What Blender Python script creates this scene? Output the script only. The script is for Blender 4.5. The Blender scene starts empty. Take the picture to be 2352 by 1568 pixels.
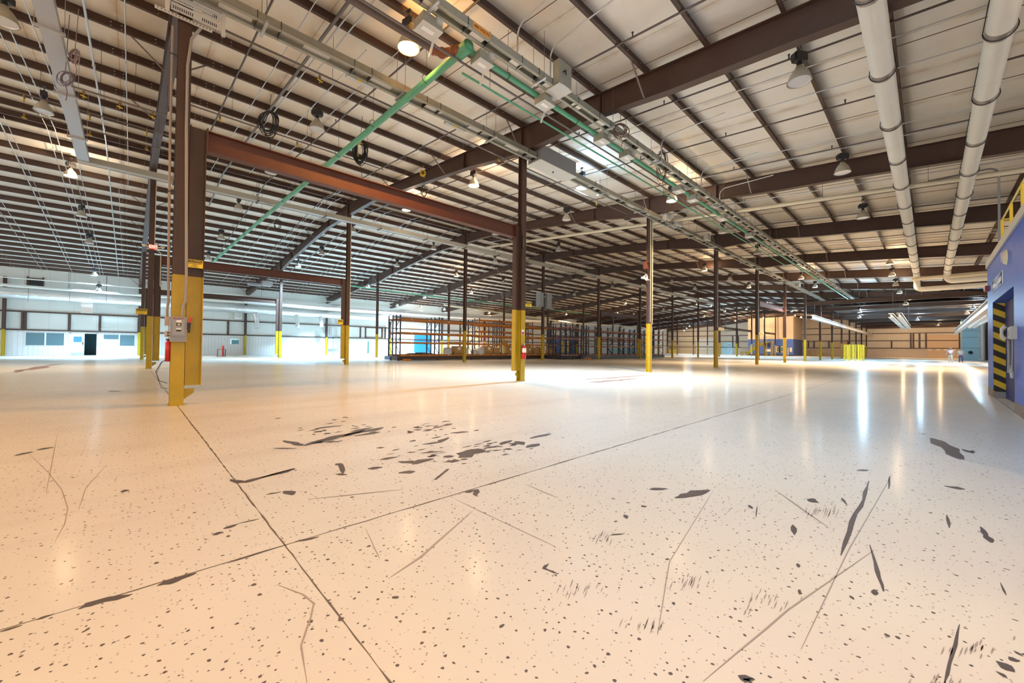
import bpy, math, random
from mathutils import Vector as V, Matrix
random.seed(7)
C = bpy.context.scene.collection
PI = math.pi
# ------------------------------------------------------------------ camera (solved from the column grid)
W, H = 2352, 1568
HC = 1.13
FPX = 917.08
YAW, PITCH, ROLL = math.radians(46.278), math.radians(0.9467), math.radians(0.6088)
cF = V((math.cos(PITCH)*math.cos(YAW), math.cos(PITCH)*math.sin(YAW), math.sin(PITCH)))
r0 = V((math.sin(YAW), -math.cos(YAW), 0)); u0 = r0.cross(cF)
cR = math.cos(ROLL)*r0 + math.sin(ROLL)*u0
cU = cR.cross(cF)
CAM = V((0, 0, HC))
def ray(x, y): return cF*FPX + cR*(x-W/2) - cU*(y-H/2)
def atZ(x, y, z=0.0):
    r = ray(x, y); return CAM + r*((z-HC)/r.z)
def atX(x, y, X):
    r = ray(x, y); return CAM + r*(X/r.x)
def atY(x, y, Y):
    r = ray(x, y); return CAM + r*(Y/r.y)
def pix(P):
    d = V(P)-CAM; z = d.dot(cF); return W/2+FPX*d.dot(cR)/z, H/2-FPX*d.dot(cU)/z
X0, DX, Y0, DY = 0.641, 9.0928, 9.734, 15.304
FX = [X0+i*DX for i in range(14)]
RY = [Y0+j*DY for j in range(4)]
RIDGE = RY[1]
YW = 55.65            # office wall
XE = 120.0            # far end wall
def zt(y): return 10.02-0.0825*abs(y-RIDGE)      # top of roof beams = bottom of purlins
def atRoof(x, y, off):
    r = ray(x, y)
    for s in (1, -1):
        t = (10.02+off+0.0825*s*RIDGE-HC)/(r.z+0.0825*s*r.y)
        P = CAM+r*t
        if t > 0 and s*(P.y-RIDGE) >= -.01: return P
    return P
# ------------------------------------------------------------------ materials
MATS = {}
def mat(name, col, rough=.5, metal=0., emit=None, es=0., spec=.5, noise=0., nscale=8., coat=0.):
    if name in MATS: return MATS[name]
    m = bpy.data.materials.new(name); m.use_nodes = True
    nt = m.node_tree; b = nt.nodes['Principled BSDF']
    b.inputs['Base Color'].default_value = (*col, 1); b.inputs['Roughness'].default_value = rough
    b.inputs['Metallic'].default_value = metal; b.inputs['Specular IOR Level'].default_value = spec
    if coat: b.inputs['Coat Weight'].default_value = coat
    if emit: b.inputs['Emission Color'].default_value = (*emit, 1); b.inputs['Emission Strength'].default_value = es
    if noise:
        tc = nt.nodes.new('ShaderNodeTexCoord'); n = nt.nodes.new('ShaderNodeTexNoise'); n.inputs['Scale'].default_value = nscale
        n.inputs['Detail'].default_value = 6
        mx = nt.nodes.new('ShaderNodeMixRGB'); mx.blend_type = 'MULTIPLY'; mx.inputs[0].default_value = noise
        rp = nt.nodes.new('ShaderNodeValToRGB'); rp.color_ramp.elements[0].position = .3; rp.color_ramp.elements[1].position = .7
        rp.color_ramp.elements[0].color = (.35, .33, .3, 1); rp.color_ramp.elements[1].color = (1.1, 1.1, 1.1, 1)
        nt.links.new(tc.outputs['Object'], n.inputs['Vector']); nt.links.new(n.outputs['Fac'], rp.inputs[0])
        mx.inputs[1].default_value = (*col, 1); nt.links.new(rp.outputs[0], mx.inputs[2]); nt.links.new(mx.outputs[0], b.inputs['Base Color'])
    MATS[name] = m; return m
BROWN = mat('brown_paint', (.070, .036, .026), .5, noise=.25, nscale=3)
PURL = mat('purlin_paint', (.080, .044, .033), .55, noise=.2, nscale=2)
RED = mat('red_primer', (.105, .033, .020), .5, noise=.25, nscale=3)
YEL = mat('yellow_paint', (.47, .32, .008), .42, noise=.18, nscale=4)
YEL2 = mat('safety_yellow', (.85, .60, .03), .4)
GALV = mat('galvanised_steel', (.50, .52, .54), .38, .6, noise=.2, nscale=6)
CONDUIT = mat('conduit_metal', (.55, .57, .60), .35, .55)
GREYB = mat('busway_grey', (.33, .33, .28), .5, .2, noise=.15)
GREYL = mat('light_grey_enamel', (.55, .55, .53), .45, .1)
GREYD = mat('grey_enamel', (.27, .28, .30), .45, .1)
BLACKP = mat('black_iron', (.035, .035, .04), .45, .2)
GREEN = mat('green_pipe_paint', (.10, .36, .22), .45, noise=.2, nscale=2)
RUST = mat('rust', (.26, .09, .035), .75, noise=.4, nscale=20)
WHITEP = mat('white_jacket', (.72, .71, .66), .45, noise=.08, nscale=3)
CREAM = mat('cream_pipe', (.68, .61, .46), .45)
WHITE = mat('white_enamel', (.80, .80, .78), .4)
REFL = mat('reflector_outer', (.46, .43, .36), .38, .25)
REFLIN = mat('reflector_inner', (.78, .79, .82), .3, .4)
LENSOFF = mat('lens_unlit', (.62, .63, .66), .25, .1)
LW = mat('lens_lit_warm', (1, .8, .6), .4, emit=(1, .72, .42), es=14)
LO = mat('lens_lit_amber', (1, .7, .4), .4, emit=(1, .58, .16), es=14)
LC = mat('lens_lit_cool', (.8, .9, 1), .4, emit=(.50, .80, 1), es=16)
BLACK = mat('black_rubber', (.02, .02, .022), .6)
ORANGE = mat('rack_orange', (.58, .20, .02), .45, noise=.15)
RBROWN = mat('rack_red_brown', (.30, .12, .075), .5, noise=.15)
RBLUE = mat('rack_dark_blue', (.035, .045, .075), .45)
BASEB = mat('rack_base_blue_grey', (.13, .18, .24), .55, noise=.5, nscale=6)
CARD = mat('cardboard', (.50, .29, .10), .8, noise=.15)
WOOD = mat('pallet_wood', (.36, .22, .10), .8, noise=.3)
POLY = mat('plastic_wrap', (.62, .64, .66), .25)
TAN = mat('tan_wall', (.66, .55, .41), .6)
BLUEW = mat('blue_paint', (.07, .14, .46), .4)
REDE = mat('extinguisher_red', (.55, .02, .02), .3)
SIGNB = mat('sign_black', (.015, .015, .015), .5)
SIGNBL = mat('sign_blue', (.02, .12, .42), .4)
SIGNR = mat('sign_red', (.75, .10, .05), .4, emit=(1, .22, .12), es=.8)
SIGNW = mat('sign_white', (.85, .85, .85), .45)
TEAL = mat('teal_room', (.13, .32, .38), .5)
DKBLUE = mat('dark_blue_paint', (.006, .02, .14), .5)
LBLUE = mat('light_blue_paint', (.30, .55, .66), .45)
BDOOR = mat('blue_door_paint', (.02, .20, .42), .4)
LAV = mat('lavender_paint', (.42, .42, .70), .5)
PHONE = mat('phone_plastic', (.55, .55, .50), .35)
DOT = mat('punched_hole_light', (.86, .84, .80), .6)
DARKC = mat('bare_dark_concrete', (.075, .062, .062), .45, noise=.3, nscale=10)
JOINT = mat('joint_filler', (.09, .075, .065), .6)
SCRATCH = mat('grey_scratch', (.26, .22, .20), .5)
STAIN = mat('brown_stain', (.20, .10, .07), .4)

def glassmat():
    m = bpy.data.materials.new('window_glass'); m.use_nodes = True; b = m.node_tree.nodes['Principled BSDF']
    b.inputs['Base Color'].default_value = (.45, .7, .8, 1); b.inputs['Roughness'].default_value = .05
    b.inputs['Transmission Weight'].default_value = .75; b.inputs['IOR'].default_value = 1.2
    return m
GLASS = glassmat()

class NT:
    def __init__(s, name):
        s.m = bpy.data.materials.new(name); s.m.use_nodes = True; s.t = s.m.node_tree; s.b = s.t.nodes['Principled BSDF']
    def n(s, ty, **k):
        q = s.t.nodes.new(ty)
        for a, v in k.items():
            if a.startswith('i_'):
                q.inputs[a[2:].replace('_', ' ')].default_value = v
            else: setattr(q, a, v)
        return q
    def l(s, a, b): s.t.links.new(a, b)
    def math(s, op, a, b=None, c=None):
        q = s.t.nodes.new('ShaderNodeMath'); q.operation = op
        for i, x in enumerate((a, b, c)):
            if x is None: continue
            if isinstance(x, (int, float)): q.inputs[i].default_value = x
            else: s.l(x, q.inputs[i])
        return q.outputs[0]
    def ramp(s, a, p0, p1, c0=(0, 0, 0, 1), c1=(1, 1, 1, 1)):
        q = s.t.nodes.new('ShaderNodeValToRGB'); e = q.color_ramp.elements
        e[0].position = p0; e[1].position = p1; e[0].color = c0; e[1].color = c1
        s.l(a, q.inputs[0]); return q.outputs[0]
    def mix(s, f, a, b, bt='MIX'):
        q = s.t.nodes.new('ShaderNodeMixRGB'); q.blend_type = bt
        for i, x in enumerate((f, a, b)):
            if isinstance(x, (int, float)): q.inputs[i].default_value = x
            elif isinstance(x, tuple): q.inputs[i].default_value = x
            else: s.l(x, q.inputs[i])
        return q.outputs[0]

def floor_mat():
    k = NT('floor_epoxy'); tc = k.n('ShaderNodeTexCoord'); P = tc.outputs['Object']
    n1 = k.n('ShaderNodeTexNoise', i_Scale=.35, i_Detail=6.); k.l(P, n1.inputs['Vector'])
    base = k.ramp(n1.outputs['Fac'], .3, .72, (.46, .44, .40, 1), (.54, .52, .475, 1))
    # slow drag marks stretched along the aisles
    mp = k.n('ShaderNodeMapping'); mp.inputs['Scale'].default_value = (.12, 1.6, 1); k.l(P, mp.inputs['Vector'])
    n2 = k.n('ShaderNodeTexNoise', i_Scale=1.0, i_Detail=8.); k.l(mp.outputs[0], n2.inputs['Vector'])
    drag = k.ramp(n2.outputs['Fac'], .56, .72)
    base = k.mix(k.math('MULTIPLY', drag, .28), base, (.36, .31, .28, 1))
    # chips in the coating: two sizes of irregular flakes
    def chips(scale, keep, size, seed):
        v = k.n('ShaderNodeTexVoronoi', i_Scale=scale); v.voronoi_dimensions = '2D'
        wn = k.n('ShaderNodeTexNoise', i_Scale=scale*2.2, i_Detail=2.)
        mpp = k.n('ShaderNodeMapping'); mpp.inputs['Location'].default_value = (seed, seed*2, 0); k.l(P, mpp.inputs['Vector'])
        k.l(mpp.outputs[0], wn.inputs['Vector'])
        ad = k.n('ShaderNodeVectorMath', operation='ADD'); sc = k.n('ShaderNodeVectorMath', operation='SCALE'); sc.inputs['Scale'].default_value = .35/scale
        k.l(wn.outputs['Color'], sc.inputs[0]); k.l(mpp.outputs[0], ad.inputs[0]); k.l(sc.outputs[0], ad.inputs[1])
        k.l(ad.outputs[0], v.inputs['Vector'])
        sep = k.n('ShaderNodeSeparateColor'); k.l(v.outputs['Color'], sep.inputs[0])
        on = k.math('LESS_THAN', sep.outputs[0], keep)
        sz = k.math('MULTIPLY', sep.outputs[1], size)
        return k.math('MULTIPLY', on, k.math('LESS_THAN', v.outputs['Distance'], sz))
    nd = k.n('ShaderNodeTexNoise', i_Scale=.55, i_Detail=3.); k.l(P, nd.inputs['Vector'])
    dens = k.ramp(nd.outputs['Fac'], .38, .55)
    c = k.math('MAXIMUM', chips(25, .40, .18, 1.3), chips(9, .15, .11, 5.1))
    c = k.math('MULTIPLY', c, k.math('ADD', k.math('MULTIPLY', dens, .6), .4))
    c = k.math('GREATER_THAN', c, .38)
    c2 = chips(55, .16, .26, 9.7)
    c = k.math('MAXIMUM', c, k.math('MULTIPLY', c2, .6))
    col = k.mix(c, base, (.075, .06, .055, 1))
    k.l(col, k.b.inputs['Base Color'])
    n3 = k.n('ShaderNodeTexNoise', i_Scale=3., i_Detail=6.); k.l(P, n3.inputs['Vector'])
    rg = k.ramp(n3.outputs['Fac'], .3, .7, (.44, .44, .44, 1), (.52, .52, .52, 1))
    rg = k.mix(c, rg, (.6, .6, .6, 1)); k.l(rg, k.b.inputs['Roughness'])
    k.b.inputs['Specular IOR Level'].default_value = .42; k.b.inputs['Coat Weight'].default_value = .22; k.b.inputs['Coat Roughness'].default_value = .15
    bp = k.n('ShaderNodeBump'); bp.inputs['Strength'].default_value = .02; bp.inputs['Distance'].default_value = .01
    k.l(n3.outputs['Fac'], bp.inputs['Height']); k.l(bp.outputs[0], k.b.inputs['Normal'])
    return k.m
FLOOR = floor_mat()

def roof_mat():
    k = NT('roof_insulation'); tc = k.n('ShaderNodeTexCoord'); P = tc.outputs['Object']
    sp = k.n('ShaderNodeSeparateXYZ'); k.l(P, sp.inputs[0])
    base = (.80, .77, .71, 1)
    n1 = k.n('ShaderNodeTexNoise', i_Scale=.9, i_Detail=6.); k.l(P, n1.inputs['Vector'])
    col = k.mix(k.math('MULTIPLY', k.ramp(n1.outputs['Fac'], .45, .75), .35), base, (.60, .50, .38, 1))
    # overlap seams across the slope every 1.83 m
    fr = k.math('FRACT', k.math('MULTIPLY', sp.outputs[0], 1/1.83))
    seam = k.math('LESS_THAN', k.math('ABSOLUTE', k.math('SUBTRACT', fr, .5)), .006)
    near = k.ramp(k.math('ABSOLUTE', k.math('SUBTRACT', fr, .5)), .0, .10, (1, 1, 1, 1), (0, 0, 0, 1))
    n2 = k.n('ShaderNodeTexNoise', i_Scale=1.7, i_Detail=3.); k.l(P, n2.inputs['Vector'])
    col = k.mix(k.math('MULTIPLY', k.math('MULTIPLY', near, k.ramp(n2.outputs['Fac'], .42, .6)), .55), col, (.50, .34, .17, 1))
    col = k.mix(k.math('MULTIPLY', seam, .55), col, (.30, .25, .19, 1))
    k.l(col, k.b.inputs['Base Color']); k.b.inputs['Roughness'].default_value = .5
    n3 = k.n('ShaderNodeTexNoise', i_Scale=9., i_Detail=4.); k.l(P, n3.inputs['Vector'])
    bp = k.n('ShaderNodeBump'); bp.inputs['Strength'].default_value = .25; bp.inputs['Distance'].default_value = .03
    k.l(n3.outputs['Fac'], bp.inputs['Height']); k.l(bp.outputs[0], k.b.inputs['Normal'])
    return k.m
ROOF = roof_mat()

def panel_mat(name, col, axis, pitch, seamcol, rough=.5, w=.02, amt=.6):
    k = NT(name); tc = k.n('ShaderNodeTexCoord'); sp = k.n('ShaderNodeSeparateXYZ'); k.l(tc.outputs['Object'], sp.inputs[0])
    fr = k.math('FRACT', k.math('MULTIPLY', sp.outputs[axis], 1/pitch))
    s = k.math('LESS_THAN', fr, w)
    n1 = k.n('ShaderNodeTexNoise', i_Scale=.8, i_Detail=5.); k.l(tc.outputs['Object'], n1.inputs['Vector'])
    c = k.mix(k.math('MULTIPLY', k.ramp(n1.outputs['Fac'], .4, .7), .2), (*col, 1), (*[x*.8 for x in col], 1))
    k.l(k.mix(k.math('MULTIPLY', s, amt), c, (*seamcol, 1)), k.b.inputs['Base Color']); k.b.inputs['Roughness'].default_value = rough
    return k.m
WALLI = panel_mat('wall_insulation', (.72, .73, .70), 0, 1.5, (.4, .4, .38), .5, .012)
WALLT = panel_mat('wall_insulation_tan', (.66, .56, .44), 1, 1.5, (.4, .33, .25), .5, .012)
SHEET = panel_mat('white_ribbed_sheet', (.80, .80, .80), 0, .30, (.45, .47, .5), .4, .10)
SHEETT = panel_mat('tan_ribbed_sheet', (.60, .48, .37), 1, .30, (.36, .27, .2), .45, .12)
def block_mat():
    k = NT('blue_block_wall'); tc = k.n('ShaderNodeTexCoord')
    mp = k.n('ShaderNodeMapping'); mp.inputs['Rotation'].default_value = (PI/2, 0, 0); k.l(tc.outputs['Object'], mp.inputs['Vector'])
    br = k.n('ShaderNodeTexBrick', i_Scale=1.0); br.offset = .5
    br.inputs['Brick Width'].default_value = .40; br.inputs['Row Height'].default_value = .20; br.inputs['Mortar Size'].default_value = .006
    br.inputs['Color1'].default_value = (.035, .115, .52, 1); br.inputs['Color2'].default_value = (.042, .125, .55, 1); br.inputs['Mortar'].default_value = (.06, .15, .55, 1)
    k.l(mp.outputs[0], br.inputs['Vector'])
    n = k.n('ShaderNodeTexNoise', i_Scale=7., i_Detail=5.); k.l(tc.outputs['Object'], n.inputs['Vector'])
    k.l(k.mix(k.math('MULTIPLY', k.ramp(n.outputs['Fac'], .55, .75), .25), br.outputs['Color'], (.09, .16, .55, 1)), k.b.inputs['Base Color'])
    k.b.inputs['Roughness'].default_value = .42; k.b.inputs['Specular IOR Level'].default_value = .28
    bp = k.n('ShaderNodeBump'); bp.inputs['Strength'].default_value = .5; bp.inputs['Distance'].default_value = .006; bp.invert = True
    k.l(br.outputs['Fac'], bp.inputs['Height']); k.l(bp.outputs[0], k.b.inputs['Normal'])
    return k.m
BLOCK = block_mat()
def hazard_mat():
    k = NT('hazard_stripes'); tc = k.n('ShaderNodeTexCoord'); sp = k.n('ShaderNodeSeparateXYZ'); k.l(tc.outputs['Object'], sp.inputs[0])
    u = k.math('ADD', k.math('MULTIPLY', sp.outputs[2], 1/.30), k.math('MULTIPLY', sp.outputs[1], -.62/.30))
    s = k.math('LESS_THAN', k.math('FRACT', u), .5)
    k.l(k.mix(s, (.012, .012, .014, 1), (.72, .52, .03, 1)), k.b.inputs['Base Color']); k.b.inputs['Roughness'].default_value = .4
    return k.m
HAZ = hazard_mat()
def foil_mat():
    k = NT('duct_foil'); tc = k.n('ShaderNodeTexCoord')
    n = k.n('ShaderNodeTexNoise', i_Scale=4., i_Detail=6.); k.l(tc.outputs['Object'], n.inputs['Vector'])
    k.b.inputs['Base Color'].default_value = (.78, .79, .80, 1); k.b.inputs['Metallic'].default_value = .7; k.b.inputs['Roughness'].default_value = .3
    bp = k.n('ShaderNodeBump'); bp.inputs['Strength'].default_value = .6; bp.inputs['Distance'].default_value = .08
    k.l(n.outputs['Fac'], bp.inputs['Height']); k.l(bp.outputs[0], k.b.inputs['Normal'])
    return k.m
FOIL = foil_mat()
# ------------------------------------------------------------------ mesh builder
ALL = []
class M:
    def __init__(s): s.v = []; s.f = []; s.mi = []; s.sm = []
    def add(s, vs, fs, m=0, sm=False):
        o = len(s.v); s.v += [V(p) for p in vs]
        for f in fs: s.f.append([o+i for i in f]); s.mi.append(m); s.sm.append(sm)
        return s
    def box(s, x0, x1, y0, y1, z0, z1, m=0):
        return s.add([(x0, y0, z0), (x1, y0, z0), (x1, y1, z0), (x0, y1, z0), (x0, y0, z1), (x1, y0, z1), (x1, y1, z1), (x0, y1, z1)],
                     [(0, 3, 2, 1), (4, 5, 6, 7), (0, 1, 5, 4), (1, 2, 6, 5), (2, 3, 7, 6), (3, 0, 4, 7)], m)
    def bar(s, p, q, w, h, m=0, up=(0, 0, 1)):
        p = V(p); q = V(q); d = (q-p).normalized(); up = V(up)
        a = d.cross(up)
        if a.length < 1e-4: a = d.cross(V((1, 0, 0)))
        a.normalize(); b = a.cross(d).normalized()
        a = a*w/2; b = b*h/2
        return s.add([p-a-b, p+a-b, p+a+b, p-a+b, q-a-b, q+a-b, q+a+b, q-a+b],
                     [(0, 1, 2, 3), (7, 6, 5, 4), (0, 4, 5, 1), (1, 5, 6, 2), (2, 6, 7, 3), (3, 7, 4, 0)], m)
    def ibar(s, p, q, dep, bf, tf=.014, tw=.01, m=0, up=(0, 0, 1)):
        p = V(p); q = V(q); d = (q-p).normalized(); a = d.cross(V(up)).normalized(); b = a.cross(d).normalized()
        for k in (-1, 1):
            o = b*(k*(dep/2-tf/2)); s.bar(p+o, q+o, bf, tf, m, up)
        return s.bar(p, q, tw, dep-2*tf, m, up)
    def tube(s, pts, r, n=8, m=0, cap=True, closed=False):
        pts = [V(p) for p in pts]; N = len(pts); rings = []; pa = None
        for i, p in enumerate(pts):
            if closed: t = pts[(i+1) % N]-pts[i-1]
            elif i == 0: t = pts[1]-p
            elif i == N-1: t = p-pts[i-1]
            else: t = (pts[i+1]-p).normalized()+(p-pts[i-1]).normalized()
            t.normalize()
            if pa is None:
                a = t.cross(V((0, 0, 1)))
                if a.length < 1e-3: a = t.cross(V((1, 0, 0)))
            else: a = pa-t*pa.dot(t)
            a.normalize(); pa = a; b = t.cross(a)
            rr = r[i] if isinstance(r, (list, tuple)) else r
            rings.append([p+a*rr*math.cos(2*PI*k/n)+b*rr*math.sin(2*PI*k/n) for k in range(n)])
        vs = [q for R_ in rings for q in R_]; fs = []
        for i in range(N if closed else N-1):
            i2 = (i+1) % N
            for k in range(n): fs.append((i*n+k, i*n+(k+1) % n, i2*n+(k+1) % n, i2*n+k))
        s.add(vs, fs, m, True)
        if cap and not closed:
            s.add(rings[0], [tuple(range(n))[::-1]], m); s.add(rings[-1], [tuple(range(n))], m)
        return s
    def lathe(s, prof, c=(0, 0, 0), n=20, m=0, sm=True):
        c = V(c); vs = []; fs = []
        for r, z in prof:
            for k in range(n): vs.append(c+V((r*math.cos(2*PI*k/n), r*math.sin(2*PI*k/n), z)))
        for i in range(len(prof)-1):
            for k in range(n): fs.append((i*n+k, i*n+(k+1) % n, (i+1)*n+(k+1) % n, (i+1)*n+k))
        return s.add(vs, fs, m, sm)
    def prism(s, poly, d, m=0):      # polygon (list of points) pushed along vector d
        n = len(poly); poly = [V(p) for p in poly]; d = V(d)
        vs = poly+[p+d for p in poly]
        fs = [tuple(range(n))[::-1], tuple(range(n, 2*n))]+[(i, (i+1) % n, n+(i+1) % n, n+i) for i in range(n)]
        return s.add(vs, fs, m)
    def quad(s, a, b, c, d, m=0): return s.add([a, b, c, d], [(0, 1, 2, 3)], m)
    def ball(s, c, r, m=0, n=10, sz=1):
        return s.lathe([(max(1e-4, r*math.sin(PI*i/n)), -r*sz*math.cos(PI*i/n)) for i in range(n+1)], c, 12, m)
    def build(s, name, mats, parent=None, loc=None):
        if not isinstance(mats, (list, tuple)): mats = [mats]
        me = bpy.data.meshes.new(name)
        if parent is not None:
            off = V(parent['_o']) if '_o' in parent else V((0, 0, 0))
        elif loc is not None: off = V(loc)
        else:
            xs = [p.x for p in s.v]; ys = [p.y for p in s.v]; zs = [p.z for p in s.v]
            off = V(((min(xs)+max(xs))/2, (min(ys)+max(ys))/2, min(zs)))
        me.from_pydata([p-off for p in s.v], [], s.f)
        for mm in mats: me.materials.append(mm)
        me.polygons.foreach_set('material_index', s.mi); me.polygons.foreach_set('use_smooth', s.sm)
        me.update()
        o = bpy.data.objects.new(name, me); C.objects.link(o); o['_o'] = tuple(off)
        if parent is not None: o.parent = parent; 
        else: o.location = off
        if parent is not None:
            o['_o'] = tuple(off)
        ALL.append(o); return o
def tag(o, label=None, cat=None, group=None, kind=None):
    if label: o['label'] = label
    if cat: o['category'] = cat
    if group: o['group'] = group
    if kind: o['kind'] = kind
    return o
def empty(name, loc, label, cat, group=None):
    o = bpy.data.objects.new(name, None); C.objects.link(o); o.location = loc; o.empty_display_size = .1
    o['_o'] = tuple(loc); ALL.append(o); return tag(o, label, cat, group)
def struct(name, mb, mats): return tag(mb.build(name, mats), kind='structure')
def dup(o, parent=None, loc=None, rotz=None):
    c = o.copy(); C.objects.link(c); ALL.append(c)
    if parent is not None: c.parent = parent
    if loc is not None: c.location = loc
    if rotz is not None: c.rotation_euler = (0, 0, rotz)
    for ch in list(o.children): dup(ch, c)
    return c
def text(body, name, size, material, parent, pos, right, up, align='CENTER', sx=1.0):
    cu = bpy.data.curves.new('lettering', 'FONT'); cu.body = body; cu.size = size; cu.align_x = align; cu.align_y = 'CENTER'; cu.extrude = .0015
    cu.resolution_u = 2
    t = bpy.data.objects.new('lettering', cu); C.objects.link(t)
    dg = bpy.context.evaluated_depsgraph_get(); me = bpy.data.meshes.new_from_object(t.evaluated_get(dg))
    bpy.data.objects.remove(t)
    r = V(right).normalized(); u = V(up).normalized(); n = r.cross(u)
    off = V(parent['_o']); p = V(pos)
    for v in me.vertices: v.co = p-off+r*(v.co.x*sx)+u*v.co.y+n*(v.co.z+.001)
    me.materials.clear(); me.materials.append(material)
    o = bpy.data.objects.new(name, me); C.objects.link(o); o.parent = parent; o['_o'] = tuple(off); ALL.append(o); return o
def arc(c, r, a0, a1, n, ex, ey):
    c = V(c); ex = V(ex); ey = V(ey)
    return [c+ex*(r*math.cos(a0+(a1-a0)*i/n))+ey*(r*math.sin(a0+(a1-a0)*i/n)) for i in range(n+1)]
ORD = ['first', 'second', 'third', 'fourth', 'fifth', 'sixth', 'seventh', 'eighth', 'ninth', 'tenth', 'eleventh', 'twelfth', 'thirteenth', 'fourteenth',
       'fifteenth', 'sixteenth', 'seventeenth', 'eighteenth', 'nineteenth', 'twentieth', 'twenty-first', 'twenty-second', 'twenty-third', 'twenty-fourth', 'twenty-fifth', 'twenty-sixth', 'twenty-seventh', 'twenty-eighth', 'twenty-ninth', 'thirtieth']
# ------------------------------------------------------------------ the setting
def ribbon(mb, pts, w, m, z=.0012, jag=.0, sub=3):
    """a worn strip on the floor; pts in floor coordinates"""
    P = []
    for i in range(len(pts)-1):
        for k in range(sub): P.append(pts[i].lerp(pts[i+1], k/sub))
    P.append(pts[-1]); L = []; R = []
    for i, p in enumerate(P):
        t = (P[min(i+1, len(P)-1)]-P[max(i-1, 0)]); t.z = 0
        if t.length < 1e-6: continue
        t.normalize(); nrm = V((-t.y, t.x, 0)); e = min(1, .25+1.6*min(i, len(P)-1-i)/max(1, len(P)-1)*2)
        ww = w*e
        L.append(V((p.x, p.y, z))+nrm*ww*.5*(1+random.uniform(-jag, jag))); R.append(V((p.x, p.y, z))-nrm*ww*.5*(1+random.uniform(-jag, jag)))
    n = len(L); mb.add(L+R, [(i, i+1, n+i+1, n+i) for i in range(n-1)], m)
fl = M(); fl.box(-26, 122, -26, 62, -.25, 0, 0)
def mark(pts, wpx, m=1, jag=.5, sub=3, z=.0012):
    F = [atZ(x, y) for x, y in pts]; x, y = pts[len(pts)//2]
    ddx = abs(pts[-1][0]-pts[0][0]); ddy = abs(pts[-1][1]-pts[0][1])
    if ddy > ddx: w = (atZ(x+wpx/2, y)-atZ(x-wpx/2, y)).length*.42
    else: w = (atZ(x, y+wpx/2)-atZ(x, y-wpx/2)).length*.5
    w = max(.005, min(w, .30))
    ribbon(fl, F, w, m, z, jag, sub)
def cA(*p): return [(x/2.1838, y/2.1838+850) for x, y in p]
def cB(*p): return [(x/2.3475+600, y/2.3475+900) for x, y in p]
def cC(*p): return [(x/2.1838+1400, y/2.1838+850) for x, y in p]
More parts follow.
